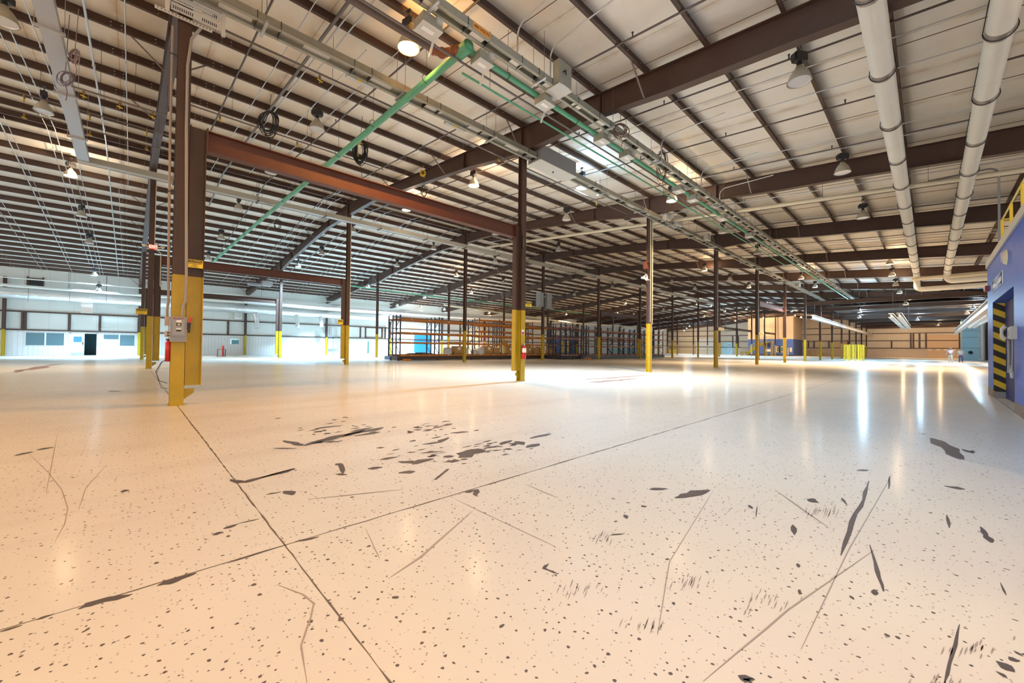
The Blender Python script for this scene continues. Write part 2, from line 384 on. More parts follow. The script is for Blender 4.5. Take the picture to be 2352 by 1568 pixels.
# saw-cut joints
ribbon(fl, [V((-8, 2.53, 0)), V((40, 2.53, 0))], .013, 2, .001, .8, 400)
ribbon(fl, [V((.655, .6, 0)), V((.655, 25, 0))], .014, 2, .001, .9, 260)
ribbon(fl, [V((-8, 17.6, 0)), V((60, 17.6, 0))], .012, 2, .001, .5, 60)
ribbon(fl, [V((9.73, 2.5, 0)), V((9.73, 50, 0))], .010, 2, .001, .5, 60)
for pts, w in [
    (cB((230, 290), (330, 262), (420, 248)), 9), (cB((300, 262), (420, 238), (560, 205)), 8), (cB((440, 240), (560, 210), (660, 190)), 10), (cB((350, 275), (440, 262)), 5), (cB((480, 215), (600, 190)), 5), (cB((260, 210), (340, 190), (440, 180)), 5), (cB((120, 262), (180, 275), (220, 290)), 7),
    (cB((65, 303), (190, 305)), 4), (cB((270, 275), (400, 262)), 5), (cB((500, 238), (640, 215)), 8), (cB((640, 365), (735, 350)), 7), (cB((740, 437), (830, 428)), 13),
    (cB((575, 415), (655, 405)), 11), (cB((740, 375), (830, 380), (930, 358)), 13), (cB((980, 350), (1040, 345)), 11), (cB((1000, 375), (1070, 370)), 13),
    (cB((1070, 355), (1120, 330), (1200, 310)), 20), (cB((1200, 305), (1280, 290)), 8), (cB((1290, 285), (1350, 260)), 7), (cB((1370, 278), (1420, 270)), 14),
    (cB((1450, 250), (1560, 225)), 8), (cB((1430, 300), (1500, 278)), 8), (cB((400, 387), (430, 392), (440, 440)), 40), (cB((400, 443), (465, 445)), 7),
    (cB((0, 462), (180, 413)), 10), (cB((860, 330), (985, 320)), 5), (cB((870, 282), (960, 270), (1010, 245)), 8), (cB((1020, 220), (1120, 215)), 7), (cB((975, 183), (1030, 170)), 4),
    (cB((120, 535), (170, 555)), 14), (cB((25, 553), (110, 538)), 5), (cB((270, 577), (770, 525)), 2), (cB((1550, 925), (1522, 950), (1600, 982)), 18),
    (cB((1100, 543), (1155, 530), (1160, 562)), 10),
    (cC((330, 640), (400, 622), (500, 600)), 16), (cC((200, 598), (290, 594)), 9), (cC((1300, 555), (1275, 650), (1215, 760), (1160, 930)), 22), (cC((1305, 875), (1345, 1010), (1375, 1110)), 18),
    (cC((1615, 340), (1700, 390), (1765, 447)), 9), (cC((1680, 580), (1785, 597)), 9), (cC((1860, 785), (1890, 830), (1915, 865)), 28), (cC((1690, 725), (1705, 790)), 14),
    (cC((1755, 1275), (1720, 1430), (1680, 1568)), 14), (cC((1960, 1065), (1990, 1130)), 12), (cC((920, 775), (928, 825)), 24), (cC((945, 970), (948, 990)), 20), (cC((953, 1100), (953, 1125)), 18),
    (cC((1005, 660), (1028, 645)), 14), (cC((1165, 640), (1190, 675)), 16), (cC((700, 675), (715, 695)), 18), (cC((1330, 1100), (1328, 1128)), 24), (cC((1205, 1138), (1226, 1142)), 12),
    (cC((1380, 1328), (1406, 1332)), 12), (cC((312, 1168), (330, 1172)), 12), (cC((1405, 530), (1400, 595)), 10), (cC((668, 1560), (690, 1540), (705, 1560)), 36),
    (cC((2040, 1420), (2062, 1422)), 14), (cC((2010, 1455), (2032, 1445)), 16), (cC((1978, 1500), (2006, 1478)), 24), (cC((1962, 1530), (1984, 1528)), 16), (cC((75, 725), (88, 745)), 26),
    (cC((740, 680), (735, 740)), 5), (cC((1565, 318), (1582, 322)), 6), (cC((1768, 395), (1815, 413), (1823, 402)), 4), (cC((1240, 503), (1300, 500)), 4), (cC((160, 684), (186, 682)), 9), (cC((75, 820), (5, 828)), 6),
    (cA((395, 1198), (470, 1165), (655, 1127)), 18), (cA((790, 1080), (880, 1052), (985, 1018)), 18), (cA((180, 1252), (265, 1225)), 10), (cA((0, 1312), (110, 1280)), 10), (cA((1140, 968), (1420, 880)), 6),
    (cA((1480, 860), (1600, 835)), 8), (cA((75, 430), (165, 408)), 6), (cA((185, 402), (270, 385)), 6), (cA((1065, 825), (1120, 812)), 11), (cA((1120, 795), (1190, 772)), 11), (cA((1190, 770), (1300, 745)), 5),
    (cA((605, 608), (650, 602)), 9), (cA((1155, 548), (1200, 563), (1250, 555), (1480, 493)), 10), (cA((545, 105), (595, 106)), 3), (cA((1700, 1240), (1716, 1256)), 30)]:
    mark(pts, w)
for k in range(9):                                    # row of short parallel scuffs
    x = 940+k*8.2; y = 470-k*6.6
    mark(cB((x-9, y+3), (x+9, y-2)), 5, 1, .2)
for k in range(110):                                  # flaked patches round the two big worn areas
    cx, cy, sx, sy = random.choice([(760, 985, 120, 22), (1000, 1040, 110, 22), (1130, 1030, 70, 16), (980, 985, 60, 18)])
    x = random.gauss(cx, sx*.6); y = random.gauss(cy, sy*.6); l = random.uniform(4, 22); s = random.uniform(.05, .25)
    mark([(x, y), (x+l, y-l*s)], random.uniform(2, 6), 1, .6, 2, .0013)
for pts, w in [(cA((135, 410), (240, 510), (310, 600), (340, 690), (325, 770), (275, 860)), 4), (cA((1390, 1075), (1520, 1125), (1575, 1170), (1555, 1250), (1510, 1380), (1540, 1568)), 10),
    (cA((290, 305), (260, 470), (230, 620)), 3), (cA((530, 480), (430, 590), (395, 700)), 3), (cB((1040, 575), (1280, 690), (1590, 835)), 2), (cB((695, 1000), (860, 890), (1140, 640)), 6),
    (cC((520, 605), (300, 960), (240, 1330)), 4), (cC((1420, 520), (1200, 900), (960, 1400)), 3), (cC((470, 1560), (900, 1200), (1330, 900)), 4), (cB((560, 730), (620, 860), (640, 900)), 3),
    (cC((830, 600), (1100, 790)), 4), (cB((1425, 497), (1600, 572)), 3)]:
    mark(pts, w, 3, .3)
for c, sx, sy in [((2150, 1560), 28, 10), ((2240, 1480), 30, 10), ((1750, 1375), 34, 12), ((1590, 1330), 24, 8), ((1380, 1230), 18, 7), ((1890, 1165), 22, 6), ((1340, 1345), 24, 8), ((1500, 1430), 26, 8)]:
    for k in range(16):                               # brushed tyre scuffs
        x = c[0]+random.gauss(0, sx); y = c[1]+random.gauss(0, sy); l = random.uniform(8, 22)
        mark([(x, y), (x-l*.4, y+l)], 2.0, 3, .3, 2)
mark([(30, 856), (75, 845), (150, 834)], 9, 4, .7, 5, .0011)
mark([(60, 850), (110, 842)], 7, 4, .7, 5, .0014)
mark([(1330, 872), (1400, 868), (1500, 860)], 7, 4, .8, 6, .0011); mark([(1340, 879), (1410, 874), (1460, 869)], 7, 4, .8, 6, .0014)
struct('floor', fl, [FLOOR, DARKC, JOINT, SCRATCH, STAIN])

ce = M(); x0, x1 = -24, XE+.2
for ya, yb in ((-16, RIDGE), (RIDGE, YW+.3)):
    za, zb = zt(ya)+.242, zt(yb)+.242
    ce.add([(x0, ya, za), (x1, ya, za), (x1, yb, zb), (x0, yb, zb), (x0, ya, za+.1), (x1, ya, za+.1), (x1, yb, zb+.1), (x0, yb, zb+.1)],
           [(0, 3, 2, 1), (4, 5, 6, 7), (0, 1, 5, 4), (1, 2, 6, 5), (2, 3, 7, 6), (3, 0, 4, 7)])
struct('ceiling', ce, ROOF)

def wall_y(mb, y, th, x0, x1, ztop, holes, zs, m_lo=0, m_hi=1):
    xs = sorted(set([x0, x1]+[h[0] for h in holes]+[h[1] for h in holes]))
    for a, b in zip(xs, xs[1:]):
        zz = sorted(set([0, zs, ztop]+[v for h in holes if h[0] <= a+1e-6 and h[1] >= b-1e-6 for v in h[2:]]))
        for c, d in zip(zz, zz[1:]):
            if any(h[0] <= a+1e-6 and h[1] >= b-1e-6 and h[2] <= c+1e-6 and h[3] >= d-1e-6 for h in holes): continue
            mb.box(a, b, y, y+th, c, d, m_lo if d <= zs+1e-6 else m_hi)
def wx(px): return atY(px, 780, YW).x
win1 = (wx(59), wx(147), .93, 2.06); door1 = (wx(194), wx(222), 0, 2.08); win2 = (wx(238), wx(309), .95, 2.03)
door2 = (wx(841), wx(851), 0, 2.2); winc = (wx(529), wx(549), 1.25, 1.85)
wl = M(); wall_y(wl, YW, .25, -14, XE+.2, 7.75, [win1, door1, win2, winc], 2.30)
struct('wall_left', wl, [SHEET, WALLI])
of = M()                                                # office seen through door and windows
of.box(-8.5, 1.2, 59.5, 59.6, 0, 2.6); of.box(-8.5, -8.4, YW+.25, 59.5, 0, 2.6); of.box(1.1, 1.2, YW+.25, 59.5, 0, 2.6); of.box(-8.5, 1.2, YW+.25, 59.6, 2.6, 2.7)
of.box(-3.9, -3.85, YW+1.6, 59.5, 0, 2.6)
struct('wall_office', of, TEAL)
def window(n, r, mull, fr=.06, y=YW, paper=None):
    a, b, c, d = r; w = M()
    w.box(a-fr, b+fr, y-.04, y+.10, c-fr, c); w.box(a-fr, b+fr, y-.04, y+.10, d, d+fr); w.box(a-fr, a, y-.04, y+.10, c, d); w.box(b, b+fr, y-.04, y+.10, c, d)
    for q in mull: w.box(q-.05, q+.05, y-.04, y+.10, c, d)
    o = struct('window_%d' % n, w, WHITE)
    g = M(); g.box(a, b, y+.02, y+.03, c, d); g.build('window_pane', GLASS, o)
    return o
w1 = window(1, win1, [wx(104)]); w2 = window(2, win2, [wx(274)]); window(3, winc, [])
bl = M(); bl.box(wx(238), wx(272), YW-.01, YW+.02, .95, 1.58); bl.build('blank_panel', WHITE, w2)
d1 = M(); d1.box(wx(163), wx(194), YW-.05, YW-.005, .02, 2.05); D1 = struct('door_1', d1, WHITE)
g = M(); g.box(wx(169), wx(188), YW-.056, YW-.05, 1.25, 1.78); g.build('door_window', mat('door_glass', (.05, .25, .45), .1), D1)
g = M(); g.box(wx(163), wx(194), YW-.058, YW-.05, .04, .28); g.build('kick_plate', GALV, D1)
g = M(); g.box(wx(189.5), wx(191.5), YW-.09, YW-.05, 1.0, 1.3); g.build('door_pull', BLACK, D1)
fr = M(); fr.box(wx(161), wx(163), YW-.06, YW, 0, 2.15); fr.box(wx(222), wx(224), YW-.06, YW, 0, 2.15); fr.box(wx(161), wx(224), YW-.06, YW, 2.08, 2.18); struct('trim_1', fr, WHITE)
# girts and wall posts of the office wall
gi = M()
for z in (2.30, 3.92, 5.6): gi.box(-14, XE, YW-.16, YW, z-.06, z+.06)
struct('trim_2', gi, BROWN)
gp = M()
for px in (57, 158.5, 228.5, 523, 827, 884, 1105): x = wx(px); gp.box(x-.09, x+.09, YW-.14, YW, 2.36, 3.86)
gp.box(wx(50)-.06, wx(50)+.06, YW-.14, YW, 2.36, 3.86); gp.box(wx(318)-.1, wx(318)+.0, YW-.14, YW, 2.36, 3.86)
struct('trim_3', gp, BROWN)
# far end wall
wb = M()
wb.box(XE, XE+.25, -16, YW+.25, 0, 2.0, 0); 
wb.prism([(XE, -16, 2.0), (XE, YW+.25, 2.0), (XE, YW+.25, zt(YW)+.2), (XE, RIDGE, 10.26), (XE, -16, zt(-16)+.2)], (.25, 0, 0), 1)
struct('wall_back', wb, [SHEETT, WALLT])
gb = M()
for z in (2.0, 3.6, 5.2, 6.6): gb.box(XE-.16, XE, -16, YW, z-.07, z+.07)
struct('trim_4', gb, BROWN)
def by(px, y=790): return atX(px, y, XE).y
gq = M()
for px in (1857, 1870, 1904, 1948, 2048, 2092, 2098, 2112, 2127, 2204, 1696, 1683): y = by(px); gq.box(XE-.15, XE, y-.12, y+.12, 2.07, 5.1 if px > 2050 or px < 1700 else 3.5)
struct('trim_5', gq, BROWN)
def enddoor(n, pxa, pxb, z, m, panels, dots=False):
    a, b = sorted((by(pxa), by(pxb))); d = M(); d.box(XE-.10, XE, a, b, 0, z)
    o = struct('door_%d' % n, d, m); l = M()
    for k in range(1, panels): l.box(XE-.108, XE-.10, a, b, z*k/panels-.03, z*k/panels+.03)
    l.build('panel_joint', mat('panel_joint_brown', (.33, .25, .17), .6), o)  # joint lines in a plain darker brown
    if dots:
        for k in range(7):
            q = M(); y = a+(b-a)*random.uniform(.15, .85); zz = z*random.uniform(.2, .85); q.box(XE-.13, XE-.10, y-.06, y+.06, zz-.06, zz+.06); q.build('dock_bolt', BROWN, o)
    return o
TANDOOR = mat('tan_door_paint', (.66, .46, .29), .5)
D2 = enddoor(2, 2129, 2202, 4.7, TANDOOR, 1)
gl = M()
for q in (2131, 2150, 2168, 2186): a, b = sorted((by(q), by(q+9))); gl.box(XE-.115, XE-.10, a, b, 1.62, 1.80)
gl.build('door_vision_panel', SIGNW, D2)
enddoor(3, 1909, 1946, 3.5, TANDOOR, 1, True); enddoor(4, 1560, 1594, 5.0, mat('cream_door_paint', (.70, .60, .45), .5), 6)
enddoor(5, 1599, 1638, 4.4, mat('pale_door_paint', (.74, .76, .74), .5), 4); enddoor(6, 1657, 1683, 3.4, mat('pale_blue_door', (.45, .66, .74), .5), 1, True)
enddoor(7, 1832, 1846, 2.05, mat('tan_door_2', (.58, .46, .35), .5), 1)
wr = M(); wr.box(58, XE, -14.2, -14, 0, 6.6); struct('wall_right', wr, mat('dark_shed_wall', (.10, .075, .07), .6))
# low flat roof over the far right bays, carried by its own beams
lr = M(); lr.box(FX[7]+.4, XE, -14, 9.2, 6.75, 6.85); struct('ceiling_low', lr, mat('low_deck', (.16, .12, .11), .6))
# ------------------------------------------------------------------ roof steel
PROF = [(0, 9.29), (3.5, 9.27), (6.3, 9.0), (10.9, 8.50), (12.4, 8.33), (15.05, 7.9), (15.6, 7.87), (18.6, 7.86), (20.6, 7.62), (23, 7.44), (27, 7.05), (30.55, 6.75), (35, 6.35), (41, 5.85)]
def zb(y):
    d = abs(y-RIDGE)
    for (a, za), (b, z2) in zip(PROF, PROF[1:]):
        if d <= b: return za+(z2-za)*(d-a)/(b-a)
    return PROF[-1][1]
YS = sorted(set([RIDGE-a for a, _ in PROF if RIDGE-a > -16]+[RIDGE+a for a, _ in PROF if RIDGE+a < YW]+[YW-.1, -15.5]))
for i in range(14):
    r = M(); x = FX[i]
    for ya, yb in zip(YS, YS[1:]):
        ta, tb, ba, bb = zt(ya), zt(yb), zb(ya), zb(yb)
        r.add([(x-.008, ya, ba), (x+.008, ya, ba), (x+.008, yb, bb), (x-.008, yb, bb), (x-.008, ya, ta), (x+.008, ya, ta), (x+.008, yb, tb), (x-.008, yb, tb)],
              [(0, 4, 7, 3), (1, 2, 6, 5)])
        for z1, z2, s in ((ta, tb, -1), (ba, bb, 1)):
            r.add([(x-.12, ya, z1), (x+.12, ya, z1), (x+.12, yb, z2), (x-.12, yb, z2), (x-.12, ya, z1+s*.018), (x+.12, ya, z1+s*.018), (x+.12, yb, z2+s*.018), (x-.12, yb, z2+s*.018)],
                  [(0, 1, 2, 3), (7, 6, 5, 4), (0, 4, 5, 1), (1, 5, 6, 2), (2, 6, 7, 3), (3, 7, 4, 0)])
    for y in (RIDGE-18.5, RIDGE-12, RIDGE-3.5, RIDGE+3.5, RIDGE+12, RIDGE+18.5, RY[0], RY[2], RIDGE):
        r.box(x-.10, x+.10, y-.012, y+.012, zb(y)+.01, zt(y)-.01)
    o = tag(r.build('roof_beam', BROWN), 'tapered brown roof beam over the %s column counted from the switch box column' % ORD[i], 'roof beam', 'roof beams')
    if i < 9:
        for k in (4, 7, 10, 13, 16, 19):
            for s in (-1, 1):
                y = RIDGE+s*1.53*k
                b = M()
                for q in (-1, 1): b.bar((x+q*.1, y, zb(y)+.03), (x+q*.8, y, zt(y)+.03), .035, .035)
                b.build('flange_brace', mat('brace_steel', (.20, .17, .16), .45, .3), o)
def purlin(y, s):
    p = M(); z = zt(y); xa, xb = -23, XE
    p.box(xa, xb, y-.006, y+.006, z, z+.24); p.box(xa, xb, min(y, y+s*.075), max(y, y+s*.075), z, z+.006); p.box(xa, xb, min(y, y-s*.075), max(y, y-s*.075), z+.234, z+.24)
    p.box(xa, xb, y+s*.075-.004, y+s*.075+.004, z, z+.025)
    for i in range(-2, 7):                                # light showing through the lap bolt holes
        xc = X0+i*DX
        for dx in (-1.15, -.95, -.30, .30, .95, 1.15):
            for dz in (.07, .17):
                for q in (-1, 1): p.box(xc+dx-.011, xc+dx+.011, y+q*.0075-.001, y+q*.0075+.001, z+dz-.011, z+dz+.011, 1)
    return p
for k in range(0, 26):
    if k == 0: nm = 'brown ridge purlin running the full length of the roof, %s side of the ridge'
    for s in (-1, 1):
        y = RIDGE+s*max(.22, 1.53*k)
        if y > YW-.2: continue
        side = 'camera side' if s < 0 else 'office-wall side'
        lab = ('brown ridge purlin along the very top of the roof, %s' % side) if k == 0 else 'brown roof purlin, %s down from the ridge on the %s' % (ORD[k-1], side)
        tag(purlin(y, s).build('roof_purlin', [PURL, DOT]), lab, 'purlin', 'roof purlins')
# ------------------------------------------------------------------ columns
def column(x, y, top, label, group):
    c = M(); c.ibar((x, y, .012), (x, y, 2.43), .21, .20, .014, .010, 0, (0, 1, 0)); c.ibar((x, y, 2.43), (x, y, top), .21, .20, .014, .010, 1, (0, 1, 0))
    o = tag(c.build('steel_column', [YEL, BROWN], loc=(x, y, 0)), label, 'column', group)
    b = M(); b.box(x-.115, x+.115, y-.12, y+.12, 0, .018); b.build('base_plate', YEL, o)
    b = M(); b.box(x-.12, x+.12, y-.14, y+.14, top, top+.018); b.build('cap_plate', BROWN, o)
    return o
COL = {}
rown = ['front', 'middle', 'back']
for j in range(3):
    for i in range(14):
        lab = 'steel column, yellow foot and brown shaft, %s from the left in the %s row' % (ORD[i], rown[j])
        if (i, j) == (0, 0): lab = 'nearest steel column, yellow below and brown above, carrying the grey switch box'
        if (i, j) == (1, 0): lab = 'steel column carrying the red fire extinguisher, yellow below and brown above'
        if (i, j) == (2, 0): lab = 'orange-lit steel column with white conduits down both edges, third of the front row'
        if (i, j) == (0, 1): lab = 'steel column behind the exit sign, yellow foot, just left of the switch box column'
        if j == 1 and i > 12: continue
        COL[i, j] = column(FX[i], RY[j], zb(RY[j])-.02, lab, 'columns of the %s row' % rown[j])
for i in range(-1, 14):
    x = X0+i*DX+(.75 if i < 0 else .45)*0; w = M(); y = YW-.28
    if i < 0: x = wx(9)
    w.ibar((x, y, .01), (x, y, 2.3), .30, .20, .014, .01, 0, (0, 1, 0)); w.ibar((x, y, 2.3), (x, y, 6.9), .30, .20, .014, .01, 1, (0, 1, 0))
    lab = 'brown wall column with yellow foot along the office wall, %s from the left' % ORD[i+1]
    tag(w.build('wall_column', [YEL, BROWN]), lab, 'column', 'wall columns along the office wall')
def portal(i, j, m, label, i2=None):
    y = RY[j]; xa, xb = FX[i]+.11, FX[i+1]-.11
    t = empty('portal_frame', ((xa+xb)/2, y, .0), label, 'portal frame', 'portal frames between columns')
    b = M(); b.ibar((xa+.25, y, 5.075), (xb-.25, y, 5.075), .40, .20, .016, .01); b.build('beam', m, t)
    for xc, s in ((xa, 1), (xb, -1)):
        p = M(); xm = xc+s*.125
        p.ibar((xm, y, .36), (xm, y, 2.43), .25, .17, .014, .010, 0, (1, 0, 0)); p.ibar((xm, y, 2.43), (xm, y, 5.30), .25, .17, .014, .010, 1, (1, 0, 0))
        p.build('post', [YEL, m if m is not RED else BROWN], t)
        k = M(); k.prism([(xc, y-.005, .10), (xc, y-.005, .30), (xc+s*.15, y-.005, .30), (xc+s*.15, y-.005, .22)], (0, .01, 0)); k.build('foot_bracket', YEL, t)
        e = M(); e.box(min(xc+s*.25, xc+s*.27), max(xc+s*.25, xc+s*.27), y-.11, y+.11, 4.83, 5.32)
        e.build('end_plate', m, t)
portal(0, 0, RED, 'rust red portal beam with hanging posts, nearest, beside the switch box column')
portal(0, 1, RED, 'rust red portal beam of the middle column row, seen under the nearest portal')
portal(0, 2, BROWN, 'brown portal beam in the back column row before the bright office wall')
portal(4, 0, RED, 'orange-red portal beam with posts between the fifth and sixth front row columns')
portal(4, 1, BROWN, 'brown portal beam with posts behind the brown racks in the middle column row')
portal(8, 1, BROWN, 'far brown portal beam left of the yellow stairs, left half of a pair')
portal(9, 1, BROWN, 'far brown portal beam by the yellow stairs, right half of a pair')
portal(11, 1, RED, 'far reddish portal beam just before the blue building')
# low beams of the flat-roofed part
for n, i in enumerate(range(6, 14)):
    b = M(); b.ibar((FX[i], 9.6, 6.48), (FX[i], -13.9, 6.48), .42, .24, .02, .012)
    tag(b.build('floor_beam', BROWN), 'low brown beam under the far right roof, %s from the camera' % ORD[n], 'beam', 'low beams at the far right')
# ------------------------------------------------------------------ high-bay lamps
EXPO = 0.0; WCOL = (1, .92, .83); WSTR = 2.15
def lamp_proto(lens):
    t = bpy.data.objects.new('high_bay_lamp', None); C.objects.link(t); t.empty_display_size = .1; t['_o'] = (0, 0, 0); ALL.append(t)   # origin at mouth centre
    m = M(); m.lathe([(.235, 0), (.23, .02), (.215, .09), (.18, .18), (.13, .26), (.085, .31), (.07, .36), (.0, .36)], n=24); m.lathe([(.24, -.004), (.245, .008), (.235, .012)], n=24)
    m.build('reflector', REFL, t)
    m = M(); m.lathe([(.228, .004), (.17, .17), (.08, .29), (.0, .30)], n=24); m.build('reflector_lining', REFLIN, t)
    m = M(); m.lathe([(.0001, .022), (.215, .022), (.215, .030)], n=24, sm=False); m.build('lens', lens, t)
    m = M(); m.box(-.13, .13, -.08, .08, .46, .66); m.lathe([(.06, .36), (.05, .46)], n=12); m.box(-.17, -.13, -.06, .06, .49, .62); m.box(.13, .17, -.06, .06, .49, .62); m.build('ballast_box', BLACKP, t)
    m = M(); m.tube([(0, 0, .66), (0, 0, .74)], .02); m.tube(arc((0, 0, .79), .045, -PI/2, PI*1.1, 10, (1, 0, 0), (0, 0, 1)), .009, 6); m.box(-.06, .06, -.03, .03, .84, .87); m.build('hook', BLACKP, t)
    return t
PROTO = {}
LAMPS = [  # x, y of the mouth in the photo, state: o amber, w warm, c cool, u unlit
 (938, 112, 'o'), (1836, 188, 'u'), (1935, 397, 'u'), (1088, 427, 'w'), (1543, 462, 'w'), (1336, 432, 'c'), (1301, 505, 'u'), (933, 483, 'w'), (728, 298, 'u'), (100, 257, 'u'), (8, 50, 'u'),
 (162, 405, 'w'), (187, 497, 'u'), (205, 559, 'u'), (217, 633, 'c'), (548, 481, 'u'), (508, 549, 'u'), (479, 596, 'u'), (456, 630, 'w'), (622, 397, 'u'), (739, 585, 'u'), (685, 613, 'c'), (845, 660, 'c'),
 (810, 533, 'u'), (996, 573, 'u'), (912, 612, 'u'), (1048, 635, 'w'), (1082, 674, 'w'), (1138, 538, 'u'), (1137, 602, 'u'), (1156, 651, 'u'), (975, 684, 'c'), (912, 703, 'c'), (966, 707, 'w'), (1020, 712, 'c'),
 (1123, 720, 'w'), (1283, 576, 'u'), (1660, 535, 'u'), (1740, 583, 'u'), (1618, 622, 'w'), (1543, 649, 'u'), (1676, 644, 'u'), (1720, 661, 'w'), (1596, 664, 'u'), (1407, 661, 'u'), (1319, 678, 'u'),
 (1436, 698, 'w'), (1300, 723, 'w'), (1524, 712, 'u'), (1456, 722, 'u'), (1601, 699, 'w'), (1417, 720, 'w'), (1337, 647, 'u'), (1840, 641, 'w'), (1872, 660, 'c'), (2049, 634, 'w'), (2057, 656, 'u'), (2066, 674, 'c'),
 (1982, 501, 'u'), (1760, 697, 'c'), (1714, 711, 'c'), (1664, 716, 'c'), (1632, 704, 'c'), (1617, 727, 'w'), (1752, 731, 'w'), (1825, 726, 'w'), (1840, 730, 'w'), (1818, 716, 'c'), (1583, 750, 'c'), (1688, 738, 'w'), (2044, 607, 'w')]
LOW = [(750, 711, 'c', 5.6), (227, 670, 'c', 5.6), (1974, 718, 'c', 5.88), (1973, 730, 'c', 5.88), (2106, 736, 'c', 5.88), (2235, 709, 'c', 5.88), (2221, 721, 'w', 5.88), (2080, 700, 'w', 5.88)]
lens = dict(o=LO, w=LW, c=LC, u=LENSOFF)
SDESC = dict(o='glowing amber bell lamp', w='lit warm white bell lamp', c='lit bluish white bell lamp', u='unlit grey bell lamp')
recs = []
for x, y, s in LAMPS:
    for off in (-.87, -1.0, -1.15, -1.3, -1.5, -1.8, -2.2):
        P = atRoof(x, y, off)
        if min(abs(P.x-q) for q in FX) > .42 and P.x < 108: break
    recs.append((P, s, x, y))
for x, y, s, z in LOW:
    P = atZ(x, y, z); recs.append((P, s, x, y))
for X_, Y_, Z_, S_ in ((113, 4.0, 5.88, 'w'), (113, -4.5, 5.88, 'w'), (104, -1.0, 5.88, 'w'), (113, 48, 6.4, 'w'), (113, 37, 6.9, 'c'), (104, 43.5, 6.6, 'c')): recs.append((V((X_, Y_, Z_)), S_, *pix((X_, Y_, Z_))))  # unseen end lamps: right ones inferred from bright door, left ones added for brightness
EN = dict(o=(1, .47, .10), w=(1, .68, .38), c=(.45, .75, 1))
def LGROUP(P, s, behind=False):
    if behind: return 'b'+s
    if s == 'o': return 'o'
    if P.x > 103: return 'end'+s
    if P.y < 9.2 and P.x > 60: return 'low'+s
    if P.y > 36 and P.x < 30: return 'wall'+s
    if P.x < 15: return 'near'+s
    return 'far'+s
GM = dict(o=.6, bo=.24, bw=.8, bc=.55, nearw=1.4, nearc=3.5, wallw=.8, wallc=3.4, farw=2.2, farc=2.2, loww=1.0, lowc=1.1, endw=1.0, endc=1.6, upo=.12, upbo=.24, upbw=.5, upbc=.3, upnearw=.34, upnearc=.28, upwallw=.05, upwallc=.05, upfarw=.22, upfarc=.1, uploww=4.5, uplowc=2.5, upendw=1.5, upendc=.5)
def zone(P):
    r = 'ahead of the front column row' if P.y < RY[0] else 'between front and middle rows' if P.y < RY[1] else 'between middle and back rows' if P.y < RY[2] else 'beyond the back row'
    b = int((P.x-X0)//DX)
    return r, ('over the left aisle' if b < 0 else 'bay %d of the roof' % (b+1))
keys = {}
for P, s, x, y in recs: keys.setdefault((s,)+zone(P), []).append((x, P))
for kk in keys: keys[kk].sort(key=lambda q: q[0])
NUMW = ['one', 'two', 'three', 'four', 'five', 'six', 'seven', 'eight', 'nine']
def lamp_place(P, s, x):
    r, b = zone(P); lst = keys[(s, r, b)]; n = len(lst); i = [q[0] for q in lst].index(x)
    bt = b if b.startswith('over') else ORD[min(13, int((P.x-X0)//DX))]+' bay'
    t = '%s %s, %s' % (SDESC[s], r, bt)
    if n > 1: t += ', ' + (['left one', 'right one'][i] if n == 2 else ['left one', 'middle one', 'right one'][i] if n == 3 else '%s from left' % ORD[i])
    return t
PW = dict(o=480., w=320., c=430.)
def add_light(P, s, g):
    k = GM.get(g, 1.0)*(1.7 if g == 'wallc' and P[0] > 1 else 1.0)
    li = bpy.data.lights.new('lamp_light', 'AREA'); li.shape = 'DISK'; li.size = .44; li.spread = 2.1; li.energy = PW[s]*k; li.color = EN[s]
    o = bpy.data.objects.new('lamp_light', li); C.objects.link(o); o.location = (P[0], P[1], P[2]-.012)
    up = bpy.data.lights.new('lamp_uplight', 'POINT'); up.energy = PW[s]*GM.get('up'+g, .3); up.color = EN[s]; up.shadow_soft_size = .06
    o = bpy.data.objects.new('lamp_uplight', up); C.objects.link(o); o.location = (P[0]+.2, P[1]-.3, P[2]+.25)
for P, s, x, y in recs:
    if s not in PROTO: o = PROTO[s] = lamp_proto(lens[s])
    else: o = dup(PROTO[s])
    o.location = P
    tag(o, lamp_place(P, s, x), 'lamp', 'high bay lamps under the roof')
    far = P.y < 9.6 and P.x > 60
    o.rotation_euler = (0, 0, random.uniform(0, 3))
    top = 6.75 if P.x > FX[7]+.4 and P.y < 9.2 else zt(P.y)
    if P.z+.90 < top:                  # those on long drops
        h = M(); h.tube([(P.x, P.y, P.z+.86), (P.x, P.y, top+.01)], .012, 6); hh = h.build('drop_rod', GALV, loc=P); hh.parent = o; hh.location = (0, 0, 0); hh.rotation_euler = (0, 0, -o.rotation_euler.z)
    if s != 'u':
        add_light(P, s, LGROUP(P, s))
# unseen lamps added outside the view to tint and brighten floor and roof
for n, (x, y, s) in enumerate([(-.8, 2.09, 'o'), (-3.2, -2.5, 'o'), (-3.2, 8.21, 'o'), (4.6, 2.09, 'c'), (8.6, -5.56, 'w'), (-10.0, 2.09, 'o'), (-10.5, 8.21, 'w'), (-8, 17.39, 'w'), (-9, 31.16, 'c'), (1.0, -5.56, 'w')]):
    P = V((x, y, zt(y)-.87)); o = dup(PROTO[s]); o.location = P
    tag(o, SDESC[s]+' added outside the view for its light, '+ORD[n]+' of ten', 'lamp', 'high bay lamps under the roof')
    add_light(P, s, LGROUP(P, s, True))
# ------------------------------------------------------------------ pipes, conduits, busways
def roofline(x, off, ya, yb, n=1):
    pts = [(x, ya, zt(ya)+off)]
    if ya < RIDGE < yb: pts.append((x, RIDGE, zt(RIDGE)+off))
    pts.append((x, yb, zt(yb)+off)); return pts
